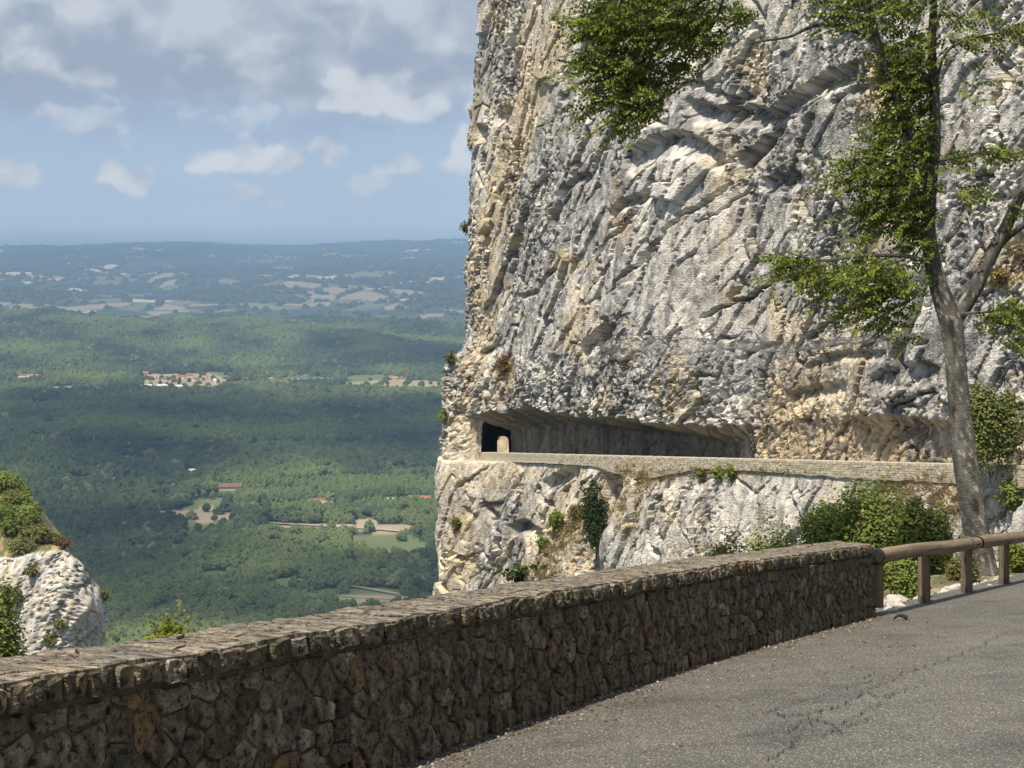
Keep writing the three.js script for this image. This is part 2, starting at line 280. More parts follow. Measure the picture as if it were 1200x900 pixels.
const SEAMS = [[[598, 20], [588, 70], [574, 120]], [[612, 395], [640, 345], [655, 312], [668, 280]], [[648, 440], [668, 392], [690, 352], [712, 318]], [[722, 345], [752, 300], [780, 255], [822, 214]], [[906, 132], [884, 186], [872, 224]], [[944, 352], [972, 300], [1000, 252]], [[806, 372], [850, 340], [884, 306]], [[762, 202], [738, 262], [700, 306]], [[622, 236], [604, 296], [596, 340]], [[1012, 100], [988, 160], [976, 232]], [[1132, 50], [1120, 124], [1136, 204]], [[1166, 90], [1152, 196]], [[940, 240], [924, 306]], [[860, 270], [838, 318], [826, 352]], [[690, 150], [674, 208], [652, 262]], [[1040, 330], [1060, 290], [1080, 262]], [[560, 180], [572, 250], [566, 320]], [[900, 400], [930, 372], [968, 352]], [[580, 585], [598, 622], [590, 668]], [[632, 570], [650, 600], [640, 640]], [[780, 580], [772, 620], [790, 650]]];
function seam(px, py) {
  let s = 0; const x = px + 5 * noise(px * .07, py * .07, 4.1) + 2 * noise(px * .3, py * .3, 9.1);
  for (const l of SEAMS) { if (py < l[0][1] - 6 && py < l[l.length - 1][1] - 6 || py > l[0][1] + 6 && py > l[l.length - 1][1] + 6) continue;
    for (let i = 1; i < l.length; i++) { const [ax, ay] = l[i - 1], [bx, by] = l[i], dx = bx - ax, dy = by - ay, L2 = dx * dx + dy * dy, t = clamp(((x - ax) * dx + (py - ay) * dy) / L2), q = Math.hypot(x - ax - dx * t, py - ay - dy * t), w = 2.5 + 1.8 * noise(px * .05, py * .05, 7.7); if (q < w) s = Math.max(s, sm(w, w * .35, q) * (.9 + .8 * noise(py * .04, px * .02, 2.2))); } }
  return Math.max(0, s);
}
const CR = Math.cos(2.12), SR = Math.sin(2.12);                              // fractures climb to the right
const RK = { h: 0, cell: 0, crack: 0, rough: 0, chip: 0 };
function rockRelief(u, y, drip = 0) {
  const wu = u + 0.9 * fbm(u * .16, y * .16, 1.7, 2) + .16 * noise(u * 1.3, y * 1.3, 2.2), wy = y + 0.9 * fbm(u * .16 + 9, y * .16, 4.7, 2) + .16 * noise(u * 1.3 + 5, y * 1.3, 7.2);
  const a = wu * CR + wy * SR, b = -wu * SR + wy * CR;                        // along and across the fractures
  const rough = clamp(sm(-.02, .2, fbm(u * .10, y * .07, 6.2, 3)) + drip * .6); RK.rough = rough;
  // long slabs split from one another by deep seams
  let w = worley(a / 15, b / 3.1, 21), h = 0, r1 = hash2(w.ci, w.cj, 31), r2 = hash2(w.ci, w.cj, 32), r3 = hash2(w.ci, w.cj, 33);
  h += (r1 - .5) * .95 + (r2 - .5) * w.dx * 1.2 + (r3 - .68) * w.dy * 1.05; let cr = sm(.035, 0, w.f2 - w.f1) * 1.7 * (r2 > .45 ? 1 : .15);
  w = worley(a / 5.2, b / 1.15, 41); r1 = hash2(w.ci, w.cj, 51); r2 = hash2(w.ci, w.cj, 52); r3 = hash2(w.ci, w.cj, 53); RK.cell = r1;
  h += (r1 - .5) * 0.42 + (r2 - .5) * w.dx * .45 + (r3 - .68) * w.dy * 0.55; cr += sm(.085, 0, w.f2 - w.f1) * 1.1 * (r3 > .6 ? 1 : .05);
  w = worley(a / 1.7, b / .46, 61); r1 = hash2(w.ci, w.cj, 71); r2 = hash2(w.ci, w.cj, 72); r3 = hash2(w.ci, w.cj, 73); RK.chip = r2;
  h += ((r1 - .5) * 0.18 + (r2 - .5) * w.dx * .2 + (r3 - .66) * w.dy * 0.28) * (.16 + .9 * rough); cr += sm(.20, 0, w.f2 - w.f1) * .6 * (r1 > .72 ? 1 : 0) * (.12 + rough);
  // dripping, pitted surface
  w = worley(wu / .48, wy / 1.5, 81); r1 = hash2(w.ci, w.cj, 91); r2 = hash2(w.ci, w.cj, 92); r3 = hash2(w.ci, w.cj, 93);
  h += ((r1 - .5) * .30 + (r2 - .5) * w.dx * .3 + (r3 - .7) * w.dy * .45) * (.04 + .4 * rough + .6 * drip); cr += sm(.16, 0, w.f2 - w.f1) * .5 * (r2 > .6 ? 1 : 0) * (.04 + .4 * rough + .8 * drip);
  h += 0.22 * ridged(wu * .6, wy * .12, 3.1, 3) * (0.25 + .6 * rough);
  h += 0.07 * ridged(wu * 2.4, wy * .9, 8.4, 2) * (.3 + rough);
  w = worley(wu / .33, wy / .6, 101); r1 = hash2(w.ci, w.cj, 111); r2 = hash2(w.ci, w.cj, 112); h += (r1 - .5) * .06 * (.15 + rough); cr += sm(.22, 0, w.f2 - w.f1) * .3 * (r2 > .8 ? 1 : 0) * (.25 + rough);
  const pit = noise(wu * 2.1, wy * .9, 12.5); cr += 0.8 * sm(.44, .6, pit) * (.1 + rough);
  RK.crack = cr; RK.h = h - cr; return RK;
}
const CL = { x: 0, y: 0, d: 0, px: 0, py: 0, D: 0, zone: 0, cl: 0 };
function cliffPoint(u, y) {
  const P = plan(u); let px = 600 + F * P.x / P.d, py = HORIZON - F * (y - EYE) / P.d;
  if (u > U1) px = 546;
  CL.px = px; CL.py = py;
  const ry = capY(u) - 0.95, macro = 1.1 * fbm(u * .05, y * .045, 2.5, 3);
  const lipY = EYE - (poly(LIP, px) + 5 * noise(px * .11, 2.2) + 3.5 * noise(px * .37, 5.2) - HORIZON) / F * P.d;
  const R = rockRelief(u, y, y > ry ? sm(lipY + 9, lipY + 1, y) * sm(900, 840, px) + .5 * sm(lipY + 6, lipY, y) : 0); let D, k = 1;
  const bul = sm(70, 84, u) * poly(BULGE, py);
  if (y < ry) {                                                              // below the road
    const g = ry - y; D = 0.25 + g * 0.13 * (1 - .9 * sm(55, 78, u)) + macro * sm(1, 8, g) + bul; k = sm(0.2, 2.5, g) * (u > UP_U - 22 ? 1.0 : .9); CL.zone = 2;
    const sp = sm(775, 745, px + (py - 560) * .30) * sm(640, 720, px + (py - 600) * .4); D += sp * 1.6 * sm(2, 8, g);   // ramp of dry grass
    if (px > 735) D += .55 * ridged(u * .75 + .35 * noise(u * .4, y * .4), y * .09, 51.1, 3) * sm(735, 770, px) * sm(1, 3, g);
    D -= 2.4 * Math.exp(-(((px - 716 + (py - 600) * .05) / 14) ** 2)) * sm(545, 590, py);                              // gully of the dark shrub
  } else {
    const up = poly(UPPER, px) - Math.max(0, y - lipY) * 0.02 + macro * sm(0, 6, y - lipY) + bul;
    CL.zone = 0; D = up;
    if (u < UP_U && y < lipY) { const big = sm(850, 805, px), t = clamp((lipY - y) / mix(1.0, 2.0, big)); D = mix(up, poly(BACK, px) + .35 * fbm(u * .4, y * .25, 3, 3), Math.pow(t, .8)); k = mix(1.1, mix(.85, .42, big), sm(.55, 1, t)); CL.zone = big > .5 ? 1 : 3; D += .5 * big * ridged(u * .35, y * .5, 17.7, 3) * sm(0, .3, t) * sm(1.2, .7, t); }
    else if (px > 870) k *= 1.15;
    if (u >= UP_U && y < lipY + .6) { D = mix(mix(-.12, up, sm(0, 3.2, u - UP_U)), up, sm(lipY - .2, lipY + .6, y)); }
    k *= u >= UP_U - .6 && y < lipY ? mix(.12, .7, sm(.3, 3, u - UP_U)) : 1;
  }
  CL.cl = cleft(px, py); D += R.h * k - (CL.cl + 2.4 * seam(px, py)) * (CL.zone === 1 ? 0 : 1); CL.D = D;
  CL.x = P.x + P.nx * D; CL.d = P.d + P.nd * D; CL.y = y + 0.25 * k * fbm(u * .8 + 31, y * .8, 5.5, 3);
  return CL;
}
const blot = (px, py, list) => { let s = 0; for (const [x, y, rx, ry, w, tilt = 0] of list) { const dx = (px - x + tilt * (py - y)) / rx, dy = (py - y) / ry, q = dx * dx + dy * dy; if (q < 1.6) s = Math.max(s, w * (1 - q / 1.6)); } return s; };
const CREAM = [[625, 95, 30, 90, 1, .45], [600, 180, 26, 80, 1, .35], [575, 250, 20, 90, .9, .15], [572, 20, 18, 30, .6], [615, 20, 14, 60, .8, .2], [566, 380, 14, 130, .8], [560, 500, 22, 60, .8], [575, 560, 60, 22, .7], [610, 545, 60, 14, .7], [700, 565, 40, 20, .6], [660, 610, 14, 60, .8, .2], [555, 640, 26, 70, .6, .3], [790, 450, 10, 40, .9], [880, 500, 40, 45, .9], [915, 470, 20, 70, .9], [960, 495, 30, 50, .8], [960, 380, 12, 25, .6], [815, 190, 16, 50, .5], [1160, 320, 40, 30, .8], [1120, 300, 20, 20, .6], [640, 630, 20, 50, .7], [1000, 110, 30, 40, .5], [700, 385, 14, 20, .5], [670, 660, 40, 18, .5]];
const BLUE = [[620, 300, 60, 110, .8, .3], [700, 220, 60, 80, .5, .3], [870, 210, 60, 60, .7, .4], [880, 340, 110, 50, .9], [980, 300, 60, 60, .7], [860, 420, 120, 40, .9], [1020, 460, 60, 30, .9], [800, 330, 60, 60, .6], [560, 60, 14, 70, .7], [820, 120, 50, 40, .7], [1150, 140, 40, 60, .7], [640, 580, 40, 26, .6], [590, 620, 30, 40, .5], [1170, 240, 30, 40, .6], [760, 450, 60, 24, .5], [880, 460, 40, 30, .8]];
const DARK_PATCHES = [[870, 208, 18, 16, 1], [835, 170, 30, 18, .8, -.8], [1020, 445, 40, 14, .6], [1185, 185, 24, 14, .9], [905, 450, 30, 22, .5]];  // near-black patches laid over the hollows of some clefts
const GRASS = [[745, 560, 34, 16, .9], [752, 590, 16, 40, .8], [690, 620, 22, 46, 1, .55], [660, 668, 24, 18, .9], [790, 556, 40, 8, .8], [860, 552, 120, 6, .7], [1160, 290, 22, 20, .7], [1000, 75, 16, 24, .8, .4], [985, 200, 8, 50, .6], [1090, 590, 90, 40, .6], [640, 680, 30, 16, .8], [598, 430, 10, 16, .8], [1135, 330, 16, 14, .7]];
function cliffColor(u, y) {
  const { px, py, zone, cl } = CL, R = RK, jx = px + 16 * noise(u * .7, y * .5, 8), jy = py + 16 * noise(u * .7 + 5, y * .5, 2);
  const n1 = fbm(u * .35, y * .35, 7.7, 4), n2 = fbm(u * 1.7, y * 1.1, 3.9, 3), st = fbm(u * 1.5, y * .13, 15.5, 3), a = u * CR + y * SR, b = -u * SR + y * CR;
  let c = mix3([.49, .485, .47], [.83, .815, .775], clamp(.5 + n1 * 1.0 + (R.cell - .5) * .45 + (R.chip - .5) * .4));
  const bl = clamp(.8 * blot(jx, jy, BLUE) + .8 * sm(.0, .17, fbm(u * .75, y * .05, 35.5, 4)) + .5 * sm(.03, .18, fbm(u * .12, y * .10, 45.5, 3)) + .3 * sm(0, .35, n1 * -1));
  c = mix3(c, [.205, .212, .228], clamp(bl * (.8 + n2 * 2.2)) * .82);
  const cm = clamp(blot(jx, jy, CREAM) * 1.25 * (.72 + 1.1 * n2) + .6 * sm(.10, .28, fbm(u * .16 + 20, y * .16, 55.5, 3) + n2 * .25));
  c = mix3(c, [.74, .61, .39], clamp(cm) * .8);
  if (zone === 2 && px > 735) c = mix3(c, [.60, .585, .55], .4);
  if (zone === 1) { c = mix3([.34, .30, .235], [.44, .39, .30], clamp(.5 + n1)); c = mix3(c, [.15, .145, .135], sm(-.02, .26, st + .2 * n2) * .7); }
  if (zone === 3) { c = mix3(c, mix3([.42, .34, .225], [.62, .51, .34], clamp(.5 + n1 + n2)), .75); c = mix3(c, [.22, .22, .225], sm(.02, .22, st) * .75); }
  // black and grey lichen: drips, flecks along the fractures, specks
  const drip = sm(.08, .26, st) * .6, fleck = sm(.06, .20, fbm(a * .55, b * 2.6, 61.3, 3)) * (.35 + .65 * R.rough), speck = sm(.20, .40, noise(u * 3.4, y * 1.7, 77.1)) * .9;
  c = mix3(c, [.085, .083, .08], clamp(Math.max(drip, fleck * .85, speck * .75) * (zone === 1 ? .3 : 1) * (.75 + n2)) );
  c = mix3(c, [.08, .08, .085], clamp(blot(jx, jy, DARK_PATCHES) * (.7 + n2)) * .6);
  const g = clamp(blot(jx, jy, GRASS) * (.55 + 1.6 * n2) * 1.2) * (zone === 1 ? 0 : 1); c = mix3(c, n2 > -.02 ? [.40, .305, .15] : [.20, .18, .075], clamp(g) * .9);
  const lich = sm(.16, .40, fbm(u * .9 + 40, y * .5, 22.2, 4)); c = mix3(c, [.30, .235, .12], lich * .45 * (zone === 1 ? 0 : 1));
  return c;
}
{
  const us = [], ys = []; for (let u = -70; u < -5; u += 1.3) us.push(u); for (let u = -5; u < 89; u += .138) us.push(u); for (let u = 89; u <= 128; u += 1.5) us.push(u);
  for (let y = 52; y > 34; y -= 1) ys.push(y); for (let y = 34; y > -47; y -= .138) ys.push(y); for (let y = -47; y > -130; y -= 2) ys.push(y);
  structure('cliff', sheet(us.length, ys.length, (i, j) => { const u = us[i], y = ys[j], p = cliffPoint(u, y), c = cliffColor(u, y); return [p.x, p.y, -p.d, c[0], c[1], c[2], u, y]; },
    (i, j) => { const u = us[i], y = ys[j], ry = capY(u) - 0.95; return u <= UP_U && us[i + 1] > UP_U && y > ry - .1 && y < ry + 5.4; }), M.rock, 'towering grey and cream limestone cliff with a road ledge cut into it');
  console.log('cliff', us.length * ys.length);
}
{ // passage beyond the tunnel mouth, and the rock seen through it
  const n = 14, rows = 26, a = plan(UP_U), gy = capY(UP_U) - .95, mouth = D => [a.x + a.nx * D, a.d + a.nd * D];
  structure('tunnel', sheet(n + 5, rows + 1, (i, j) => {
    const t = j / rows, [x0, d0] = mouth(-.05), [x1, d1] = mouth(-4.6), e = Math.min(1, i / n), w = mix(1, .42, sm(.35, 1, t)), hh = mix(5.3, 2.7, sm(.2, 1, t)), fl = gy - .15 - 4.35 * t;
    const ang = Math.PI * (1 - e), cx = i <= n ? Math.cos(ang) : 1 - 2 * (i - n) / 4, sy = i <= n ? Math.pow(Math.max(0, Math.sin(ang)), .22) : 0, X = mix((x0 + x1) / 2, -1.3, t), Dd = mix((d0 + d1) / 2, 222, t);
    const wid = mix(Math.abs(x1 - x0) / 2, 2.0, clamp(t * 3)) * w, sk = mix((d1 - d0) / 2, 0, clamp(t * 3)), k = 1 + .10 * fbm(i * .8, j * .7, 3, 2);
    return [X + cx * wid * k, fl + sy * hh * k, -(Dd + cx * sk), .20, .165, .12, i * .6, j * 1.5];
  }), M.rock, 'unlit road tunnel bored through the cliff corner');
  structure('rock_face', sheet(60, 60, (i, j) => {
    const x = mix(-4, 9, i / 59), y = mix(-38, -12, j / 59), R = rockRelief(x * 1.3 + 200, y); return [x, y, -(250 + 4 * Math.abs(x) * .2 - R.h * .25), .56, .47, .32, x, y];
  }), M.rock, 'sunlit cream rock seen through the tunnel');
  structure('ledge_road', sheet(120, 6, (i, j) => { const u = mix(-60, 81, i / 119), P = plan(u), D = mix(-.1, -6, j / 5); return [P.x + P.nx * D, capY(u) - .93, -(P.d + P.nd * D), .16, .155, .15, u, j]; }), M.soil, 'ledge road behind the far parapet');
}

// ------------------------------------------------------------------ limestone spur across the gorge
const SPUR = new THREE.CatmullRomCurve3([[-150, 268], [-112, 262], [-90, 256], [-78, 252], [-71.5, 251.5], [-67.9, 256.5], [-70.2, 266], [-75.6, 283], [-88, 305]].map(([x, d]) => new THREE.Vector3(x, 0, d)));
function spurPoint(a, v) { // a along the foot, v 0..1 up the face, 1..2 back over the top
  const p = SPUR.getPointAt(clamp(a)), g = SPUR.getTangentAt(clamp(a)), nx = g.z, nd = -g.x, px = 600 + F * p.x / p.z;
  const T = EYE - (poly([[-400, 640], [-40, 655], [10, 655], [40, 648], [72, 645], [98, 660], [116, 684], [128, 700]], px) + (a > .70 ? (a - .70) * 420 : 0) - HORIZON) / F * p.z;
  let x = p.x, d = p.z, y, D = 0, zone = 0;
  const s = a * 190;
  if (v <= 1) { y = mix(-125, T, v); const R = rockRelief(-s * .9 + 300, y); D = R.h * .55 + .5 * ridged(s * .45, y * .1, 6, 3) + 1.6 * fbm(s * .1, y * .12, 4, 3) + sm(-54, -64, y) * -2.2 * sm(.45, .6, a) + (T - y) * .10; D -= sm(.93, 1, v) * .8; }
  else { const b = (v - 1) * 46; zone = 1; y = T + poly([[-40, 9], [0, 8.2], [30, 4.5], [60, -1], [90, -9], [130, -22]], px) * sm(0, 16, b) + .8 * fbm(s * .2, b * .2, 7, 3) * sm(0, 3, b) - .15 * Math.max(0, b - 18); D = -.8 - b; }
  if (zone) return { x: x - nx * .8 + .27 * (D + .8), y, d: d - nd * .8 - (D + .8), zone, s, px };
  return { x: x + nx * D, y, d: d + nd * D, zone, s, px };
}
structure('rock_spur', sheet(330, 260, (i, j) => {
  const a = i < 60 ? i / 60 * .3 : .3 + (i - 60) / 269 * .68, v = j < 40 ? j / 40 * .55 : j < 220 ? .55 + (j - 40) / 180 * .45 : 1 + (j - 219) / 40, p = spurPoint(a, v);
  const n = fbm(p.s * .4, p.y * .5, 9.9, 4), st = fbm(p.s * 1.2, p.y * .16, 5.5, 3), n2 = fbm(p.s * 1.4, p.y * 1.4, 2.5, 3);
  let c = mix3([.60, .59, .56], [.76, .74, .69], clamp(.5 + n)); c = mix3(c, [.36, .37, .39], sm(.05, .3, st + n2 * .3) * .7); c = mix3(c, [.09, .09, .09], sm(.3, .5, noise(p.s * 3.1, p.y * 2.1, 4)) * .6); c = mix3(c, [.62, .52, .36], sm(.05, .3, n - st * .5) * .6);
  if (p.zone) c = mix3([.11, .12, .045], [.36, .27, .14], sm(0, .2, n2 + (p.px > 55 ? .15 : -.12)));
  else c = mix3(c, [.16, .14, .06], sm(.16, .3, n2 - n * .3) * .7);
  return [p.x, p.y, -p.d, c[0], c[1], c[2], p.s, p.y];
}), M.rock, 'white limestone outcrop with a scrubby top across the gorge');
console.log('spur');

// ------------------------------------------------------------------ valley, wooded hill and far plateau: one sheet to the horizon
const VALLEY = EYE - 320;
function ground(x, d) {
  const r = Math.hypot(x, d); let y = VALLEY + 7 * fbm(x / 420, d / 420, 3, 3);
  if (r < 1100) y = Math.max(y, EYE - .285 * r);
  const hill = sm(4080, 5850, d + 260 * fbm(x / 1100, d / 1500, 4, 3)) * (1 - sm(6300, 8300, d));
  if (hill > 0) y += hill * (poly([[-2600, 66], [-1900, 58], [-1300, 42], [-700, 26], [-200, 26], [300, 40], [2000, 80]], x) + 100 * (ridged(x / 900 + d / 1300, d / 2600 - x / 2600, 5.5, 2) - .25) + 34 * fbm(x / 260, d / 260, 9, 2)) * (0.86 + .14 * hill);
  const k = clamp((d - 8300) / 11000);
  if (k > 0) y += Math.pow(k, 1.05) * 478 + (70 * fbm(x / 1900 + 3, d / 1300, 8.8, 4) + 130 * (ridged(x / 2600 + d / 4200, d / 1900 - x / 5000, 2.8, 3) - .15)) * sm(0, .15, k) * (1 - .8 * sm(.82, 1, k)) + sm(.85, 1, k) * (poly([[-7000, -46], [-5900, -20], [-4900, 30], [-4200, 40], [-3300, 4], [-2700, -8], [-1900, 50], [-1200, 58], [-650, 82], [600, 70]], x) + 22 * fbm(x / 620, 4, 3, 3));
  if (d > 19600) y -= (d - 19600) * .02;
  return y;
}
// open land in the valley, by the photo pixels that it covers: [px, py, rx, ry, kind]
const FIELDS = [[462, 451, 62, 5.5, 'tan'], [440, 443, 40, 4, 'meadow'], [350, 444, 40, 3, 'meadow'], [212, 447, 50, 10, 'tan'], [300, 449, 40, 3, 'meadow'], [255, 440, 20, 5, 'meadow'], [360, 441, 10, 4, 'meadow'], [85, 454, 30, 2, 'tan'], [35, 443, 22, 3.5, 'tan'], [5, 487, 10, 5, 'meadow'], [150, 482, 34, 1.6, 'meadow'], [250, 520, 250, 1.6, 'meadow'], [130, 561, 56, 2.2, 'tan'], [246, 606, 30, 6, 'earth'], [155, 603, 14, 4, 'earth'], [205, 603, 20, 4, 'earth'],
  [395, 618, 100, 4, 'earth'], [430, 614, 12, 8, 'earth'], [450, 620, 26, 5, 'tan'], [258, 674, 30, 5, 'meadow'], [335, 683, 22, 6, 'meadow'], [420, 694, 60, 5, 'meadow'], [440, 702, 50, 5, 'tan'], [448, 632, 40, 6, 'meadow'], [465, 640, 40, 8, 'meadow'],
  [440, 572, 100, 11, 'orchard'], [470, 596, 60, 8, 'orchard'], [350, 600, 50, 8, 'orchard'], [480, 556, 40, 4, 'orchard'], [330, 580, 50, 5, 'orchard'], [225, 553, 14, 3, 'meadow'], [270, 576, 22, 3, 'meadow'], [375, 593, 24, 3.5, 'meadow'], [490, 588, 22, 3, 'meadow'], [510, 553, 14, 2.5, 'tan'], [430, 466, 80, 2, 'orchard'], [20, 610, 30, 4, 'meadow'], [190, 470, 60, 1.6, 'orchard']];
function cover(x, d) {
  const px = 600 + F * x / d, py = HORIZON + F * (EYE - ground(x, d)) / d, w = 3 * noise(x / 60, d / 90, 3.3);
  if (d < 4500) for (const [fx, fy, rx, ry, kind] of FIELDS) { const dx = Math.abs(px - fx + w * 1.5) / rx, dy = Math.abs(py - fy + w * .5) / ry; if (dx ** 3 + dy ** 3 < 1) return kind; }
  if (d < 4300 && d > 1350) { const n = fbm(x / 210 + 40, d / 330, 55.5, 2); if (n > .36) return n > .43 ? 'tan' : 'meadow'; if (fbm(x / 300 + 9, d / 420, 65.5, 2) > .36) return 'orchard'; }
  return 'wood';
}
const LANDC = { tan: [.30, .255, .145], meadow: [.105, .135, .05], earth: [.34, .27, .19], orchard: [.055, .085, .028], wood: [.022, .034, .014] };
const farWood = (x, d) => fbm(x / 900, d / 700, 12.2, 4) + .22 * sm(17600, 19500, d) + .015;
function landColor(x, d) {
  if (d < 8000) { const c = LANDC[cover(x, d)], k = 1 + .35 * fbm(x / 45, d / 60, 1, 3); return [c[0] * k, c[1] * k, c[2] * k]; }
  const wx = x + 120 * noise(x / 300, d / 300, 4), wd = d + 160 * noise(x / 300 + 7, d / 300, 4), w = worley(wx / 260, wd / 400, 91), r = hash2(w.ci, w.cj, 92), wood = farWood(x, d);
  let c = r < .20 ? [.44, .36, .23] : r < .42 ? [.24, .20, .13] : r < .7 ? [.10, .12, .055] : [.14, .15, .07];
  if (wood > .0 || r > .88) c = [.028, .04, .018];
  if (w.f2 - w.f1 < .10) c = [.035, .048, .02];
  return c;
}
{
  const th = [], rs = []; const dg = Math.PI / 180;
  for (let a = -180; a < -25; a += 7.5) th.push(a); for (let a = -25; a < 3; a += .048) th.push(a); for (let a = 3; a <= 180.01; a += 7.0238) th.push(a);
  for (let r = 45; r < 1100; r *= 1.15) rs.push(r); for (let r = 1100; r < 4200; r *= 1.0135) rs.push(r); for (let r = 4200; r < 8300; r *= 1.0105) rs.push(r); for (let r = 8300; r < 20500; r += 52) rs.push(r); for (let r = 20500; r < 30000; r *= 1.1) rs.push(r);
  structure('ground', sheet(th.length, rs.length, (i, j) => {
    const t = th[i] * dg, r = rs[j], x = Math.sin(t) * r, d = Math.cos(t) * r, y = ground(x, Math.abs(d)), c = landColor(x, Math.abs(d)); return [x, y, -d, c[0], c[1], c[2], x / 10, d / 10];
  }), M.land, 'wooded valley floor, hills and far plateau with fields');
  console.log('ground', th.length * rs.length);
}
// woods that read as one mass: lumpy crowns
function crownGeo(seed, tall = 1) {
  const g = new THREE.IcosahedronGeometry(1, 4), p = g.attributes.position, v = new THREE.Vector3();
  for (let i = 0; i < p.count; i++) { v.fromBufferAttribute(p, i).normalize(); const k = 1 + .30 * noise(v.x * 1.5 + seed, v.y * 1.5, v.z * 1.5) + .34 * noise(v.x * 3.4, v.y * 3.4 + seed, v.z * 3.4) + .22 * noise(v.x * 8 + seed, v.y * 8, v.z * 8); p.setXYZ(i, v.x * k, v.y * k * tall * (v.y < 0 ? .7 : 1), v.z * k); }
  g.deleteAttribute('uv'); g.computeVertexNormals(); return g;
}
{
  const r = rng(91), mat = std({ color: 0xffffff, roughness: 1 }), sets = [[], [], []], m4 = new THREE.Matrix4(), q = new THREE.Quaternion(), up = new THREE.Vector3(0, 1, 0);
  const put = (x, d, w, h, c, k) => { const y = ground(x, d); q.setFromAxisAngle(up, r() * 6.28); m4.compose(new THREE.Vector3(x, y + h - w * .8, -d), q, new THREE.Vector3(w, w * (.85 + .3 * r()), w)); sets[k].push([m4.clone(), c]); };
  let step = 8;
  for (let d = 1120; d < 8000; d += step) {
    step = d < 2300 ? 7.8 : d < 4100 ? 9.8 : 14;
    const x0 = -.42 * d, x1 = .03 * d;
    for (let x = x0; x < x1; x += step) {
      const X = x + (r() - .5) * step * 1.1, D = d + (r() - .5) * step * 1.1, k = Math.floor(r() * 2.999);
      if (D > 6700 && D < 8200 && r() < .75) continue;
      const kind = cover(X, D); let w = step * (.58 + .75 * Math.pow(r(), 2.4)), h = (7 + 7 * r() + 5 * fbm(X / 130, D / 130, 6, 2)) * (D > 4100 ? .9 : 1);
      const t = fbm(X / 150, D / 190, 8, 3) + (r() - .5) * .5, sp = fbm(X / 420 + 5, D / 420, 18, 3);
      let c = mix3([.018, .034, .016], [.060, .090, .036], clamp(.42 + t * 1.5)); c = mix3(c, [.085, .125, .03], sm(.1, .35, sp) * .5); c = mix3(c, [.018, .030, .018], sm(.05, .25, fbm(X / 240 + 70, D / 330, 38, 3)) * .8); if (r() < .04) c = [.11, .125, .07];
      c = mix3(c, [.125, .165, .046], clamp(.30 + 1.9 * fbm(X / 300 + D / 900, D / 500 - X / 900, 28, 3)));
      if (kind !== 'wood') {
        if (kind === 'orchard') { h = 5.5 + r() * 1.5; w = step * .42; c = mix3([.075, .12, .032], [.10, .145, .045], r()); put(X, D, w, h, c, k); }
        else if (r() < .03) put(X, D, w * .8, h * .7, c, k);
        continue;
      }
      // keep a strip in front of open land low enough to look over it
      let open = 0; if (D < 4250) for (const k of [22, 48, 78]) { const far = cover(X * (D + k) / D, D + k); if (far !== 'wood' && far !== 'orchard') open = Math.max(open, 100 - k); } if (open) { if (r() < .55) continue; h *= 1 - open / 130; w *= .7; }
      if (r() < .05) h *= 1.5; put(X, D, w, h, c, k);
    }
  }
  // far plateau: clumps and hedges
  for (let i = 0; i < 52000; i++) {
    const d = 8400 + 11600 * Math.sqrt(r()), x = d * mix(-.40, .02, r()), w = farWood(x, d), cell = worley((x + 120 * noise(x / 300, d / 300, 4)) / 260, (d + 160 * noise(x / 300 + 7, d / 300, 4)) / 400, 91), hedge = cell.f2 - cell.f1 < .10;
    if (w < .0 && !hedge) continue; const g = mix3([.026, .036, .016], [.05, .068, .028], r()); put(x, d, 14 + 16 * r(), 10 + 8 * r(), g, i % 3);
  }
  sets.forEach((s, k) => {
    const im = new THREE.InstancedMesh(k ? crownGeo(k * 7.3 + 1, k === 2 ? 1.15 : 1) : crownGeo(3.1), mat, s.length), c = new THREE.Color();
    s.forEach(([m, col], i) => { im.setMatrixAt(i, m); im.setColorAt(i, c.setRGB(...col)); });
    shade(im); top(im, 'woodland'); im.userData.kind = 'stuff'; im.userData.label = ['broadleaf woods covering the valley floor and hill', 'dense mixed woods filling the valley', 'taller woodland crowns spread through the valley'][k]; im.userData.category = 'woodland';
    console.log('woodland', s.length);
  });
}

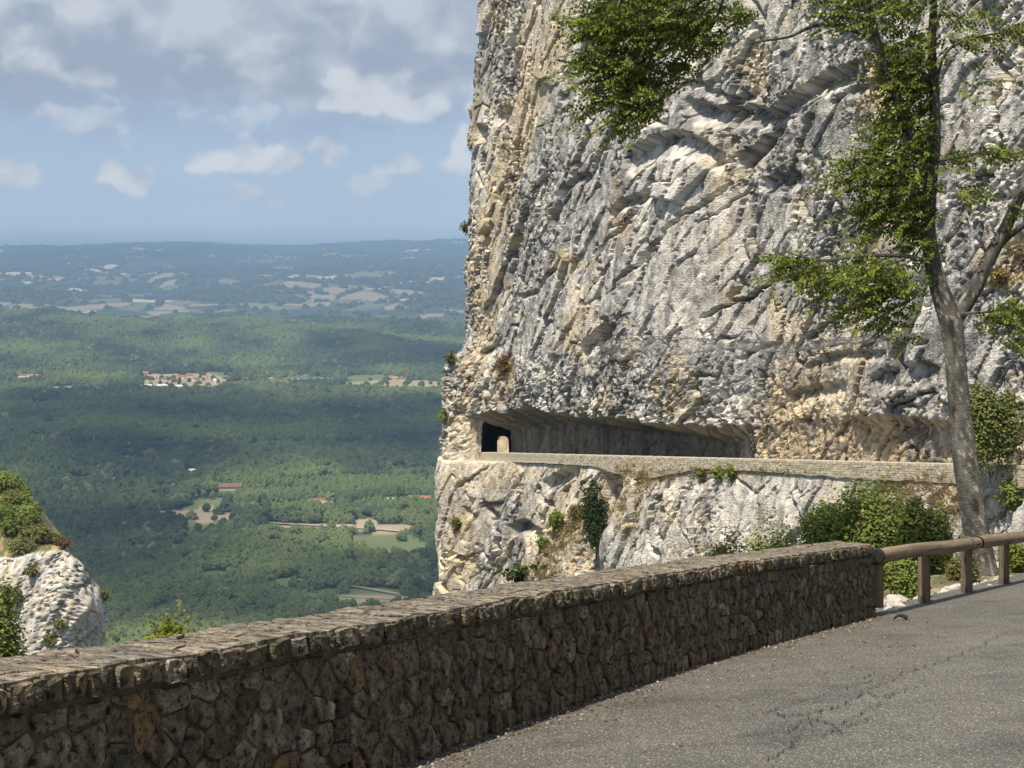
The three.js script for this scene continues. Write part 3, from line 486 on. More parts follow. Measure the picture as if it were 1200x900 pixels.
// ------------------------------------------------------------------ clouds drifting above the valley, whose shade lies on it
{
  const mat = std({ color: new THREE.Color().setRGB(.85, .86, .88), roughness: 1, vertexColors: true, transparent: true, side: THREE.DoubleSide });
  const cloud = (x, d, alt, rx, rd, dens, seed, label) => { // shade falls on (x, d); thin and frayed towards its rim
    const h = alt - ground(x, d), k = h / SUN.y, g = new THREE.IcosahedronGeometry(1, 34), p = g.attributes.position, v = new THREE.Vector3(), col = new Float32Array(p.count * 4);
    for (let i = 0; i < p.count; i++) { v.fromBufferAttribute(p, i); const rho = v.x * v.x + v.z * v.z, n = 1 + .3 * noise(v.x * 1.6 + seed, v.y * 1.6, v.z * 1.6); col.set([1, 1, 1, dens * clamp(sm(1.0, .25, rho) + 1.3 * fbm(v.x * 2.6 + seed, v.z * 2.6, 3, 4) * sm(1, .7, rho) - .12)], i * 4); p.setXYZ(i, v.x * n * rx, v.y * n * (v.y < 0 ? .05 : .16) * Math.min(rx, rd), v.z * n * rd); }
    g.setAttribute('color', new THREE.BufferAttribute(col, 4)); g.computeVertexNormals(); const m = top(shade(new THREE.Mesh(g, mat)), 'cloud'); m.position.set(x + SUN.x * k, alt, -d + SUN.z * k); m.userData.kind = 'structure'; m.userData.label = label;
  };
  cloud(-700, 2900, 1500, 1050, 900, .62, 2.2, 'broad cumulus cloud above the valley floor');
  cloud(-560, 1600, 1250, 420, 560, .5, 6.1, 'small cumulus cloud above the near woods');
  cloud(-60, 1450, 1250, 260, 260, .5, 9.4, 'little cumulus cloud above the foot of the gorge');
  cloud(-330, 5000, 1800, 460, 620, .5, 4.4, 'cumulus cloud above the wooded hill');
  cloud(-3900, 15800, 5200, 1500, 2300, .5, 12.8, 'cloud above the far plateau');
}

// ------------------------------------------------------------------ rubble stone parapet beside the road
function cellPolygon(cx, cy, near, box) { // Voronoi cell of a seed, cut to a box
  let p = [[box[0], box[2]], [box[1], box[2]], [box[1], box[3]], [box[0], box[3]]];
  for (const [x, y] of near) {
    const mx = (x + cx) / 2, my = (y + cy) / 2, nx = x - cx, ny = y - cy, q = [];
    for (let i = 0; i < p.length; i++) { const a = p[i], b = p[(i + 1) % p.length], da = (a[0] - mx) * nx + (a[1] - my) * ny, db = (b[0] - mx) * nx + (b[1] - my) * ny; if (da <= 0) q.push(a); if (da * db < 0) { const t = da / (da - db); q.push([a[0] + (b[0] - a[0]) * t, a[1] + (b[1] - a[1]) * t]); } }
    p = q; if (p.length < 3) return null;
  }
  return p;
}
function stoneGeo(p, place, joint, proud, color, r, opt = {}) { // a worn block on a polygon; place(a, b, depth) -> world
  const n0 = p.length; let cx = 0, cy = 0; for (const q of p) { cx += q[0] / n0; cy += q[1] / n0; }
  let ring = [];
  for (let i = 0; i < n0; i++) { const a = p[i], b = p[(i + 1) % n0], L = Math.hypot(b[0] - a[0], b[1] - a[1]); if (L < .012) continue; const e = opt.cut ?? (.05 + .10 * r()), jt = opt.jit ?? .02; ring.push([mix(a[0], b[0], e), mix(a[1], b[1], e)]); if (L > .06) ring.push([mix(a[0], b[0], .35 + .3 * r()) + (r() - .5) * jt, mix(a[1], b[1], .35 + .3 * r()) + (r() - .5) * jt]); if (e > .08) ring.push([mix(a[0], b[0], 1 - e), mix(a[1], b[1], 1 - e)]); }
  const n = ring.length, pos = [], col = [], idx = [], uv = [], tx = (r() - .5) * .22 * (opt.tilt ?? 1), ty = (r() - .5) * .22 * (opt.tilt ?? 1), ro = opt.rough ?? 1;
  const put = (k, dep) => { for (const [x, y] of ring) { const L = Math.hypot(x - cx, y - cy) || 1, s = Math.max(.1, (L - joint) / L) * k, X = cx + (x - cx) * s, Y = cy + (y - cy) * s; let D = dep; if (dep > 0) D += (X - cx) * tx + (Y - cy) * ty + (r() - .5) * .016 * ro; const v = place(X, Y, D); pos.push(v.x, v.y, v.z); uv.push(X, Y); const q = .86 + .3 * r(); col.push(color[0] * q, color[1] * q, color[2] * q); } };
  put(1, -.035); put(.985, proud * .7); put(.90, proud); put(.5, proud + (r() - .4) * .012 * ro);
  const c = place(cx, cy, proud + .008); pos.push(c.x, c.y, c.z); uv.push(cx, cy); col.push(...color);
  for (let k = 0; k < 3; k++) for (let i = 0; i < n; i++) { const a = k * n + i, b = k * n + (i + 1) % n; idx.push(a, b, b + n, a, b + n, a + n); }
  for (let i = 0; i < n; i++) idx.push(3 * n + i, 3 * n + (i + 1) % n, 4 * n);
  const g = geoFrom(pos, idx, col, uv).toNonIndexed(); g.computeVertexNormals(); return g;
}
const WALL_H = .88, WALL_T = .46, S0 = edgeS(-9), S1 = edgeS(18.45);
{
  const wall = thing('stone_parapet', 'near rubble stone parapet wall with flat coping beside the asphalt road', 'stone wall');
  const r = rng(404), at = (s, q, h) => { const e = edgeAt(s), d = e.d + e.nd * q; return new THREE.Vector3(e.x + e.nx * q, roadY(e.d) + h, -d); };
  const undul = s => .012 * noise(s * .9, 3.3) + .012 * noise(s * 2.9, 7.3);
  const front = (s, h, dep) => at(s, -dep, h + undul(s) * h / WALL_H);
  const L = S1 - S0, nS = Math.round(L / .05);
  // mortar core: front, top, back and end, one closed skin
  const prof = [[.008, -.1], [.004, .2], [.002, .4], [.002, .6], [.006, .76], [.012, WALL_H - .035], [.06, WALL_H - .022], [.2, WALL_H - .018], [WALL_T - .04, WALL_H - .03], [WALL_T, WALL_H - .06], [WALL_T + .02, .4], [WALL_T + .05, -2.2]];
  const core = sheet(nS + 1, prof.length, (i, j) => { const s = S0 + L * i / nS, [q, h] = prof[j], k = .018 * fbm(s * 6, h * 6, q * 6, 3), v = at(s, q + (j < 6 ? k : 0), h + undul(s)), c = .75 + .6 * (fbm(s * 2, h * 3, 4, 3) + .4); return [v.x, v.y, v.z, .135 * c, .122 * c, .098 * c, s, h + q]; });
  const e1 = S1, end = sheet(6, 10, (i, j) => { const v = at(e1, .015 + (WALL_T) * i / 5, mix(-.3, WALL_H - .03, j / 9) + undul(e1)); return [v.x, v.y, v.z, .15, .14, .115, i * .08, j * .1]; });
  part('mortar_core', mergeGeometries([core, end]), M.mortar, wall);
  // face: courses of rubble under a row of upright coping stones
  const seeds = []; let h = .02;
  while (h < .70) { const rh = h > .56 ? .74 - h : .10 + .075 * r(), sz = []; for (let s = S0 - .1; s < S1 + .1;) { const w = .11 + .30 * r() * r() + .02; seeds.push([s + w / 2 + (r() - .5) * .03, h + rh / 2 + (r() - .5) * rh * .55]); s += w; } h += rh; }
  const buckets = new Map(); for (const s of seeds) { const k = Math.floor(s[0] / .4); if (!buckets.has(k)) buckets.set(k, []); buckets.get(k).push(s); }
  const tones = [[.225, .195, .145], [.27, .245, .195], [.18, .16, .12], [.235, .175, .11], [.33, .305, .26], [.155, .148, .105], [.215, .18, .13], [.25, .225, .17], [.20, .185, .14], [.185, .168, .135]];
  const tone = () => { const t = tones[Math.floor(r() * tones.length)], k = .9 + .5 * r(); return t.map(v => v * k); };
  const made = [];
  for (const s of seeds) {
    const k = Math.floor(s[0] / .4), near = []; for (let b = k - 1; b <= k + 1; b++) for (const o of buckets.get(b) || []) if (o !== s) near.push(o);
    const p = cellPolygon(s[0], s[1], near, [Math.max(S0, s[0] - .4), Math.min(S1, s[0] + .4), -.03, .735]); if (!p) continue;
    let ar = 0; for (let i = 0; i < p.length; i++) { const a = p[i], b = p[(i + 1) % p.length]; ar += (a[0] * b[1] - a[1] * b[0]) / 2; }
    const e = edgeAt(s[0]), px = 600 + F * e.x / e.d, py = 557 + 3060 / e.d - s[1] * F / e.d;
    const seen = e.d > 4 && px > -30 && py < 915; made.push([seen ? Math.abs(ar) / (e.d * e.d) : 0, stoneGeo(p, front, r() < .25 ? .012 + .012 * r() : .004 + .005 * r(), .004 + .028 * r(), tone(), r, { tilt: .55, rough: .6 })]);
  }
  for (let s = S0; s < S1 - .02;) { const w = Math.min(S1 - s, .07 + .15 * r()), e = edgeAt(s), dip = .02 * r(), px = 600 + F * e.x / e.d; const p = [[s, .738 + .02 * r()], [s + w, .738 + .02 * r()], [s + w, WALL_H - .012 - dip * r()], [s, WALL_H - .012 - dip * r()]]; made.push([e.d > 4 && px > -30 ? w * .13 / (e.d * e.d) * 1.3 : 0, stoneGeo(p, front, .007, .012 + .028 * r(), tone(), r)]); s += w; }
  made.sort((a, b) => b[0] - a[0]);
  made.slice(0, 300).forEach(([, g], i) => part(i ? `stone_${String(i).padStart(3, '0')}` : 'stone', g, M.stone, wall));
  const rest = part('small_stonework', mergeGeometries(made.slice(300).map(m => m[1])), M.stone, wall); rest.userData.kind = 'stuff';
  // flat stones bedded in the top
  const tops = []; for (let s = S0; s < S1; s += .26) for (let k = 0; k < 3; k++) tops.push([s + .26 * r(), .02 + WALL_T * (k + .1 + .8 * r()) / 3]);
  let n = 0;
  for (const s of tops) {
    const near = tops.filter(o => o !== s && Math.abs(o[0] - s[0]) < .8), p = cellPolygon(s[0], s[1], near, [Math.max(S0, s[0] - .4), Math.min(S1 - .005, s[0] + .4), -.015 + .012 * r(), WALL_T - .02]); if (!p) continue;
    const c = .82 + .4 * r(), base = r() < .3 ? [.40, .35, .28] : r() < .5 ? [.33, .31, .275] : [.36, .325, .275]; const g = stoneGeo(p, (a, b, dep) => at(a, b, WALL_H - .016 + dep * .6 + undul(a)), .002, .004 + .011 * r(), base.map(v => v * c), r, { cut: .03, jit: .05, tilt: .15, rough: .45 });
    part(n ? `coping_slab_${String(n).padStart(3, '0')}` : 'coping_slab', g, M.stone, wall); n++;
  }
  console.log('wall stones', made.length, 'slabs', n);
}

// ------------------------------------------------------------------ log guard rail
const woodColor = (k = 1) => (t, a, x, y, z) => { const g = fbm(x * 3 + a * 2, y * 6, z * 3, 3), f = noise(Math.cos(a) * 9, Math.sin(a) * 9, (x - z + y) * .5), knot = sm(.42, .6, noise(a * 1.2, (x - z) * 1.1, y * 1.1 + 4)), c = k * (.82 + .4 * g + .55 * f) * (1 - .6 * knot); return [.22 * c, .172 * c, .122 * c]; };
{
  const rail = thing('log_guard_rail', 'round log guard rail on short posts between the stone wall and the beech', 'guard rail');
  const posts = [[4.47, 18.83], [5.5, 20.5], [6.6, 22.3], [7.72, 24.1], [8.85, 25.9], [10.05, 27.6]], V = ([x, d], h) => new THREE.Vector3(x, roadY(d) + h, -d);
  posts.forEach((p, i) => {
    const q = part('post', tube([[V(p, i ? -.3 : .09), .084], [V(p, .3), .084], [V(p, .70), .08]], 10, 18, woodColor(.9), .05, i * 3), M.wood, rail);
    const fo = new THREE.BoxGeometry(.07, .30, .012); fo.translate(0, -.06, 0); fo.rotateY(-.56); fo.translate(p[0] - .07, roadY(p[1]) + .02, -p[1] + .10); part('steel_foot', fo, M.steel, q);
  });
  const bar = (a, b, k) => { const m = [[a, .72], [[mix(a[0], b[0], .35), mix(a[1], b[1], .35)], .725 + k], [[mix(a[0], b[0], .7), mix(a[1], b[1], .7)], .72 - k * .5], [b, .715]].map(([p, h], i) => [V(p, h).add(new THREE.Vector3(.05, 0, .04)), .092 - i * .002]); return tube(m, 40, 22, woodColor(1.05), .035, a[0]); };
  const a0 = [4.33, 18.6], a1 = [6.75, 22.5], a2 = [10.2, 27.9];
  part('rail', bar(a0, a1, .008), M.wood, rail); part('rail', bar([6.78, 22.55], a2, -.006), M.wood, rail);
  const disc = p => { const g = new THREE.CylinderGeometry(.088, .088, .03, 22); g.rotateZ(Math.PI / 2); g.rotateY(Math.atan2(5.3, 3.24)); const v = V(p, .72).add(new THREE.Vector3(.05, 0, .04)); g.translate(v.x, v.y, v.z); return g; };
  const cap = new THREE.CylinderGeometry(.099, .099, .11, 24); cap.rotateZ(Math.PI / 2); cap.rotateY(Math.atan2(5.3, 3.24)); const cv = V([4.36, 18.65], .72).add(new THREE.Vector3(.05, 0, .04)); cap.translate(cv.x, cv.y, cv.z);
  part('end_cap', cap, M.blackCap, rail); part('end_cap', disc(a2), M.wood.clone(), rail).material.color.setRGB(.2, .15, .1);
  for (const p of [[6.5, 22.1], [7.05, 23.0], [8.4, 25.2]]) { const g = new THREE.TorusGeometry(.098, .008, 8, 26); g.rotateY(Math.PI / 2 + Math.atan2(5.3, 3.24)); const v = V(p, .72).add(new THREE.Vector3(.05, 0, .04)); g.translate(v.x, v.y, v.z); part('steel_strap', g, M.steel, rail); }
}
// white stones and grit along the verge
function pebble(seed, flat = .7) { const g = new THREE.IcosahedronGeometry(1, 2), p = g.attributes.position, v = new THREE.Vector3(); for (let i = 0; i < p.count; i++) { v.fromBufferAttribute(p, i).normalize(); const k = 1 + .34 * noise(v.x * 1.4 + seed, v.y * 1.4, v.z * 1.4) + .12 * noise(v.x * 3.5, v.y * 3.5 + seed, v.z * 3.5); p.setXYZ(i, v.x * k, v.y * k * flat, v.z * k * .8); } g.computeVertexNormals(); return g; }
{
  const r = rng(61), shapes = [1.3, 5.1, 9.7, 14.2].map(s => pebble(s)), pale = [.62, .55, .46].map((v, i) => std({ color: new THREE.Color().setRGB(v, v * .97, v * .91), bumpMap: repeated(grain, 2), bumpScale: .01 }));
  const words = ['beside the wall end', 'between the first and second rail posts', 'between the second and third rail posts', 'between the third and fourth rail posts'];
  for (let i = 0; i < 30; i++) {
    const k = i % 4, s = edgeS([18.62, 19.4, 21.2, 23.1][k]) + (r() - .5) * (k ? 1.5 : .3), q = .08 + r() * .5 * (k ? 1 : .5), p = slopeAt(s, q), m = top(shade(new THREE.Mesh(shapes[i % 4], pale[i % 3])), 'limestone_rock'), z = .045 + .075 * r() * r() + (i % 7 === 0 ? .03 : 0);
    m.scale.set(z * 1.3, z, z); m.rotation.y = r() * 6; m.position.set(p.x, roadY(p.d) - .04 + z * .3, -p.d); tag(m, `small white limestone rock lying on the verge ${words[k]}`, 'rock', `white rocks on the verge ${words[k]}`);
  }
  const im = new THREE.InstancedMesh(pebble(3.3, .6), std({ color: 0xffffff }), 6200), m4 = new THREE.Matrix4(), qn = new THREE.Quaternion(), c = new THREE.Color();
  for (let i = 0; i < 6200; i++) {
    const verge = i < 900, s = verge ? edgeS(18.6) + r() * 9 : S0 + 10 + r() * (S1 - S0 - 10), q = verge ? .05 + r() * .7 : i < 2600 ? -.03 - Math.pow(r(), 3.2) * 1.3 : -.03 - Math.pow(r(), 2) * .34 * (.4 + 1.2 * Math.max(0, noise(s * 1.1, 3.7))), e = edgeAt(s), x = e.x + e.nx * q, d = e.d + e.nd * q, z = verge ? .01 + .03 * r() * r() : .003 + .014 * Math.pow(r(), 4);
    qn.setFromEuler(new THREE.Euler(r() * .6, r() * 6, r() * .6)); m4.compose(new THREE.Vector3(x, roadY(d) + (verge ? -.03 : .006), -d), qn, new THREE.Vector3(z, z, z)); im.setMatrixAt(i, m4);
    const k = .5 + .5 * r(); im.setColorAt(i, verge ? c.setRGB(.58 * k, .56 * k, .51 * k) : r() < .25 ? c.setRGB(.36 * k, .345 * k, .31 * k) : c.setRGB(.15 * k, .11 * k, .075 * k));
  }
  shade(im); top(im, 'gravel'); im.userData.kind = 'stuff'; im.userData.label = 'pale grit and dead litter along the road edge'; im.userData.category = 'gravel';
  const sd = 3060 / (727 - 557), stick = tube([[W(1047, 727, sd).add(new THREE.Vector3(0, .02, 0)), .012], [W(1054, 725, sd).add(new THREE.Vector3(0, .04, 0)), .018], [W(1063, 727, sd).add(new THREE.Vector3(0, .03, 0)), .03]], 10, 8, () => [.03, .025, .02], .3);
  tag(top(shade(new THREE.Mesh(stick, M.bark)), 'dead_branch'), 'short dark piece of dead branch lying on the asphalt', 'branch');
}
console.log('verge');

// ------------------------------------------------------------------ leaves
class Leaves {
  constructor() { this.p = []; this.c = []; this.i = []; this.n = 0; }
  add(c, ax, nr, L, w, col, fold = .22) { // a folded blade
    const sx = ax.y * nr.z - ax.z * nr.y, sy = ax.z * nr.x - ax.x * nr.z, sz = ax.x * nr.y - ax.y * nr.x, k = this.n;
    this.p.push(c.x, c.y, c.z, c.x + ax.x * L * .5 + sx * w + nr.x * w * fold, c.y + ax.y * L * .5 + sy * w + nr.y * w * fold, c.z + ax.z * L * .5 + sz * w + nr.z * w * fold, c.x + ax.x * L, c.y + ax.y * L, c.z + ax.z * L, c.x + ax.x * L * .5 - sx * w + nr.x * w * fold, c.y + ax.y * L * .5 - sy * w + nr.y * w * fold, c.z + ax.z * L * .5 - sz * w + nr.z * w * fold);
    for (let q = 0; q < 4; q++) this.c.push(col[0], col[1], col[2]); this.i.push(k, k + 1, k + 2, k, k + 2, k + 3); this.n += 4;
  }
  geo() { return geoFrom(this.p, this.i, this.c); }
}
const V3 = (x, y, z) => new THREE.Vector3(x, y, z);
function sphereDir(r) { const z = r() * 2 - 1, a = r() * 6.28318, s = Math.sqrt(1 - z * z); return V3(s * Math.cos(a), z, s * Math.sin(a)); }
const barkColor = (t, a, x, y, z) => { // smooth grey bark with pale lichen spots, dark blotches and old branch scars
  const ca = Math.cos(a), sa = Math.sin(a), w = worley(a * 3.6 + .4 * noise(y * 3, a), y * 8.5, 17), lich = sm(.40, .26, w.f1) * (hash2(w.ci, w.cj, 3) > .7 ? 1 : 0);
  const s = worley(a * .95, y * 1.5 + .2, 23), sf = s.f1 + .12 * noise(ca * 4, sa * 4, y * 9), scar = hash2(s.ci, s.cj, 5) > .5 ? Math.max(sm(.27, .20, sf), .5 * sm(.34, .28, sf)) : 0;
  const n = fbm(ca * 1.6, sa * 1.6, y * 3, 4), blotch = sm(.03, .15, fbm(ca * 1.1 + 9, sa * 1.1, y * 1.9, 4)) * .6, band = sm(.1, .3, noise(ca * .8, sa * .8, y * 11)) * .3, leafShade = sm(4.3, 5.4, y + 1.2 * noise(ca, sa, y * 1.2)) * sm(.9, -.3, noise(ca * 1.2, sa * 1.2, y * 1.6)) * .75;  // last term darkens the stem above the fork: leaf shade painted into the bark
  let c = mix3([.085, .083, .077], [.18, .176, .163], clamp(.5 + n * 1.8)); c = mix3(c, [.46, .455, .43], lich * .8); return mix3(c, [.03, .031, .026], clamp(Math.max(scar, blotch, band, leafShade)));
};
// shrub: leaves on lobes round short stems; size in metres
function shrub(name, label, base, size, leafL, n, cols, seed, group, opt = {}) {
  const cf = opt.crown || .95, r = rng(seed), g = thing(name, label, opt.category || 'shrub', base, group), lv = new Leaves(), stems = [], K = opt.lobes || 16, [sx, sy, sz] = size;
  const lobes = []; for (let i = 0; i < K; i++) { const u = sphereDir(r), k = Math.cbrt(r()) * .68; lobes.push([V3(u.x * sx * k, sy * (1 - cf * .47 + u.y * cf * .36 * Math.cbrt(r())), u.z * sz * k), (.24 + .24 * r()) * (opt.lobe || 1), .78 + .4 * r(), r()]); }
  const c = V3();
  for (let i = 0; i < n; i++) {
    const [lc, lr, lk, lt] = lobes[Math.floor(r() * K)], u = sphereDir(r); if (u.y < -.35 && r() < .6) u.y *= -1; const rr = (.62 + .42 * Math.sqrt(r())) * (1 + .2 * noise(u.x * 3 + lt * 20, u.y * 3, u.z * 3));
    c.set(lc.x + u.x * lr * sx * rr, Math.max(.03, lc.y + u.y * lr * sy * cf * .9 * rr), lc.z + u.z * lr * sz * rr);
    const nr = u.clone().multiplyScalar(1.0).add(sphereDir(r).multiplyScalar(.65)).add(V3(0, .55, 0)).normalize(), ax = sphereDir(r).addScaledVector(u, .5); ax.addScaledVector(nr, -ax.dot(nr)).normalize();
    let col = mix3(cols[0], cols[1], clamp(lt * .6 + r() * .5)); if (cols[2] && r() < .07) col = cols[2]; lv.add(c, ax, nr, leafL * (.7 + .6 * r()), leafL * .34, col.map(v => v * lk * (.85 + .3 * r())));
  }
  for (let i = 0; i < (opt.shoots ?? K * 2); i++) { // straggling shoots
    const [lc, lr] = lobes[i % K], u = sphereDir(r); u.y = Math.abs(u.y) * .8 + .15; u.normalize(); const q = V3(lc.x + u.x * lr * sx * .9, lc.y + u.y * lr * sy * cf * .8, lc.z + u.z * lr * sz * .9), L = leafL * (leafL > .2 ? 1.5 + 1.5 * r() : 3 + 4 * r()), dir = u.add(sphereDir(r).multiplyScalar(.5)).normalize();
    for (let t = 0; t < 1; t += .09) { c.copy(q).addScaledVector(dir, L * t); const ax = sphereDir(r), nr = sphereDir(r); nr.addScaledVector(ax, -nr.dot(ax)).normalize(); lv.add(c, ax, nr, leafL * (.5 + .6 * r()), leafL * .28, mix3(cols[0], cols[1], .5 + .5 * r())); }
  }
  part('foliage', lv.geo(), M.leaf, g);
  for (let i = 0; i < (opt.stems ?? 5); i++) { const l = lobes[i % K][0], rad = opt.stemR || .02 * sy; stems.push(tube([[V3(l.x * .1, -.15 - (opt.root || 0), l.z * .1), rad], [V3(l.x * .4, l.y * .5, l.z * .4), rad * .7], [l, rad * .3]], 6, 6, () => [.12, .10, .075])); }
  if (stems.length) part('stem', mergeGeometries(stems), M.bark, g);
  return g;
}
const GREEN = [[.13, .18, .036], [.24, .30, .072], [.30, .32, .09]], OLIVE = [[.12, .135, .04], [.21, .215, .07], [.27, .23, .10]], DARK = [[.022, .04, .013], [.05, .08, .022]], LIME = [[.14, .19, .03], [.22, .25, .05], [.26, .22, .06]];

// ------------------------------------------------------------------ the beech by the rail
{
  const TD = 26.5, base = W(1152, 676, TD), tree = thing('beech_tree', 'tall forked grey beech with leafy sprays behind the log rail', 'tree', base), loc = (px, py, dd = 0) => W(px, py, TD + dd).sub(base), r = rng(2024);
  const limb = (name, pts, seg, rad) => part(name, tube(pts.map(([x, y, w, dd = 0]) => [loc(x, y, dd), w * .93 / F * TD / 2]), seg, rad, barkColor, .08, pts[0][0]), M.bark, tree);
  limb('trunk', [[1155, 700, 46], [1152, 676, 40], [1147, 640, 33], [1140, 600, 31], [1133, 555, 30], [1127, 500, 28], [1122, 450, 26.5], [1118, 405, 26], [1114, 375, 29], [1103, 345, 25], [1094, 312, 21], [1088, 270, 18.5], [1090, 220, 17], [1095, 165, 15.5], [1095, 110, 13], [1092, 60, 11], [1094, 0, 9], [1090, -90, 6], [1085, -150, 3]], 260, 34);
  limb('limb', [[1112, 378, 20], [1124, 366, 21], [1137, 348, 19], [1150, 322, 18], [1165, 292, 17], [1181, 262, 15], [1200, 218, 14], [1222, 160, 12, .3], [1238, 80, 9, .6], [1246, 0, 6, .8]], 60, 18);
  limb('limb', [[1166, 292, 8], [1185, 275, 8], [1204, 262, 6, -.4], [1240, 240, 4, -.8]], 20, 10);
  limb('limb', [[1090, 215, 13], [1070, 165, 13], [1055, 125, 13], [1040, 85, 12], [1028, 50, 11], [1018, 10, 10], [1005, -50, 9], [985, -120, 6]], 40, 14);
  limb('branch', [[1028, 50, 8], [1010, 40, 6.5], [985, 31, 6, .2], [955, 30, 5, .4], [925, 43, 4, .5], [900, 47, 3.4, .6], [876, 51, 2.4, .7]], 30, 8);
  limb('branch', [[972, 28, 4, .3], [958, 15, 3.5, .4], [950, 12, 2, .5]], 8, 6);
  limb('branch', [[1006, -46, 7], [960, -70, 6.5, -.5], [900, -60, 6, -1], [850, -20, 5, -1.3], [800, 20, 4, -1.5], [770, 55, 3, -1.5], [745, 110, 2, -1.5]], 40, 8);
  limb('branch', [[855, -22, 4, -1.3], [835, 30, 3.2, -1.2], [812, 60, 2.6, -1.1], [790, 88, 1.8, -1.1], [782, 96, 1, -1.1]], 20, 6);
  limb('branch', [[800, 20, 3, -1.5], [745, 20, 2.5, -1.6], [700, 30, 1.5, -1.7]], 16, 6);
  limb('branch', [[1093, 308, 7], [1060, 300, 5.5, -.4], [1010, 300, 4.5, -.8], [960, 305, 3, -1], [920, 295, 1.5, -1.1]], 30, 8);
  limb('branch', [[1094, 110, 5], [1110, 60, 4, -.3], [1140, 45, 3, -.5], [1190, 36, 1.5, -.7]], 20, 6);
  limb('branch', [[1092, 190, 4], [1120, 185, 3, -.4], [1150, 180, 2, -.6], [1180, 172, 1.2, -.7]], 20, 6);
  limb('branch', [[1120, 368, 5], [1150, 366, 3.5, -.5], [1190, 360, 2.5, -.9], [1230, 350, 1.5, -1.2]], 20, 6);
  // sprays: twigs with leaves set flat along both sides
  const lv = new Leaves(), twigs = [];
  const blob = (px, py, rx, ry, n, dz = 0, dark = 0, dirx = -1) => {
    for (let i = 0; i < n; i++) {
      const u = sphereDir(r), k = Math.cbrt(r()), c = loc(px + u.x * rx * k, py - u.y * ry * k, dz + u.z * k * rx / 75), a = (r() - .5) * 2.6 + (dirx < 0 ? Math.PI : 0), dir = V3(Math.cos(a), -.22 + 1.1 * (r() - .5), Math.sin(a)).normalize(), L = .26 + .36 * r(), roll = (r() - .5) * 3.2;
      const side = V3(-dir.z, roll, dir.x).normalize(), nn = V3().crossVectors(side, dir).normalize(); if (nn.y < 0) nn.negate(); const tint = .75 + .5 * r();
      twigs.push(tube([[c, .006], [c.clone().addScaledVector(dir, L), .002]], 2, 3, () => [.09, .075, .055]));
      for (let t = .02; t < L; t += .036) { const s = (Math.round(t / .036) % 2) ? 1 : -1, q = c.clone().addScaledVector(dir, t), ax = side.clone().multiplyScalar(s * .9).addScaledVector(dir, .6).add(V3(0, -.2 - .25 * r(), 0)).normalize(), n2 = nn.clone().add(sphereDir(r).multiplyScalar(.95)).normalize(); n2.addScaledVector(ax, -n2.dot(ax)).normalize(); let col = mix3([.08, .125, .014], [.20, .265, .034], r()); if (r() < .06) col = [.22, .22, .04]; lv.add(q, ax, n2, .066 + .03 * r(), .026, col.map(v => v * tint)); }
    }
  };
  const B = [[1085, 45, 34, 40, 70], [1030, 12, 52, 26, 95], [1005, -20, 50, 30, 50], [1090, -20, 50, 34, 60], [1062, 80, 28, 40, 60], [1072, 105, 30, 40, 80], [1088, 100, 12, 70, 40], [1086, 230, 14, 50, 40], [1045, 190, 36, 30, 40], [1060, 165, 38, 36, 95], [1085, 150, 22, 45, 50], [1018, 195, 34, 22, 55], [1072, 215, 44, 34, 120], [1045, 250, 40, 20, 50], [1086, 275, 24, 46, 75], [1030, 235, 26, 18, 30], [1000, 212, 22, 10, 12], [1010, 322, 62, 26, 120, -.7], [948, 312, 32, 17, 45, -.9], [1052, 338, 40, 28, 95, -.4], [1035, 365, 44, 18, 40, -.5], [1062, 388, 26, 18, 18, -.4], [925, 305, 16, 10, 12, -1], [1020, 280, 8, 12, 6, -.6],
    [1140, 45, 40, 8, 28, -.5, 0, 1], [1180, 36, 26, 8, 14, -.6, 0, 1], [1145, 182, 38, 8, 18, -.6, 0, 1], [1108, 185, 24, 12, 16, -.3, 0, 1], [1125, 225, 22, 10, 12, -.3, 0, 1], [1180, 366, 28, 16, 50, -.8, 0, 1], [1150, 375, 16, 16, 16, -.5, 0, 1], [1185, 392, 20, 12, 16, -.9, 0, 1], [1120, 20, 40, 14, 24, -.3, 0, 1], [1130, 95, 30, 18, 8, -.3, 0, 1], [1165, 172, 20, 6, 8, -.7, 0, 1], [1190, 250, 20, 8, 6, -.7, 0, 1],
    [775, 15, 72, 34, 290, -1.4, .35], [745, 62, 44, 38, 190, -1.5, .35], [755, 112, 34, 32, 120, -1.5, .4], [822, 35, 38, 32, 120, -1.3, .5], [702, 28, 24, 18, 34, -1.6, .2], [700, 75, 24, 18, 22, -1.6, .1], [712, 108, 22, 16, 22, -1.6, .1], [735, 145, 20, 14, 18, -1.5, .2], [865, 12, 18, 16, 22, -1.2, .4], [780, -40, 80, 30, 160, -1.4, .4], [800, 85, 26, 22, 40, -1.2, .5], [880, 20, 14, 14, 10, -1.1, .3], [690, 128, 14, 8, 6, -1.6]];
  for (const b of B) blob(...b);
  for (const [px, py, rx, ry, n, dz = 0, , dirx = -1] of B) for (let i = 0; i < n * .12; i++) { // longer fans reaching out of the clumps
    const a = (r() - .5) * 2.2 + (dirx < 0 ? Math.PI : 0), c = loc(px + Math.cos(a) * rx * .8, py + (r() - .5) * ry * 1.6, dz + (r() - .5) * .6), dir = V3(Math.cos(a), -.25 + .5 * (r() - .5), Math.sin(a) * .6).normalize(), L = .45 + .5 * r(), side = V3(-dir.z, (r() - .5) * 2, dir.x).normalize(), end = c.clone().addScaledVector(dir, L); end.y -= .06;
    twigs.push(tube([[c, .007], [c.clone().lerp(end, .5).add(V3(0, .02, 0)), .004], [end, .002]], 4, 3, () => [.09, .075, .055]));
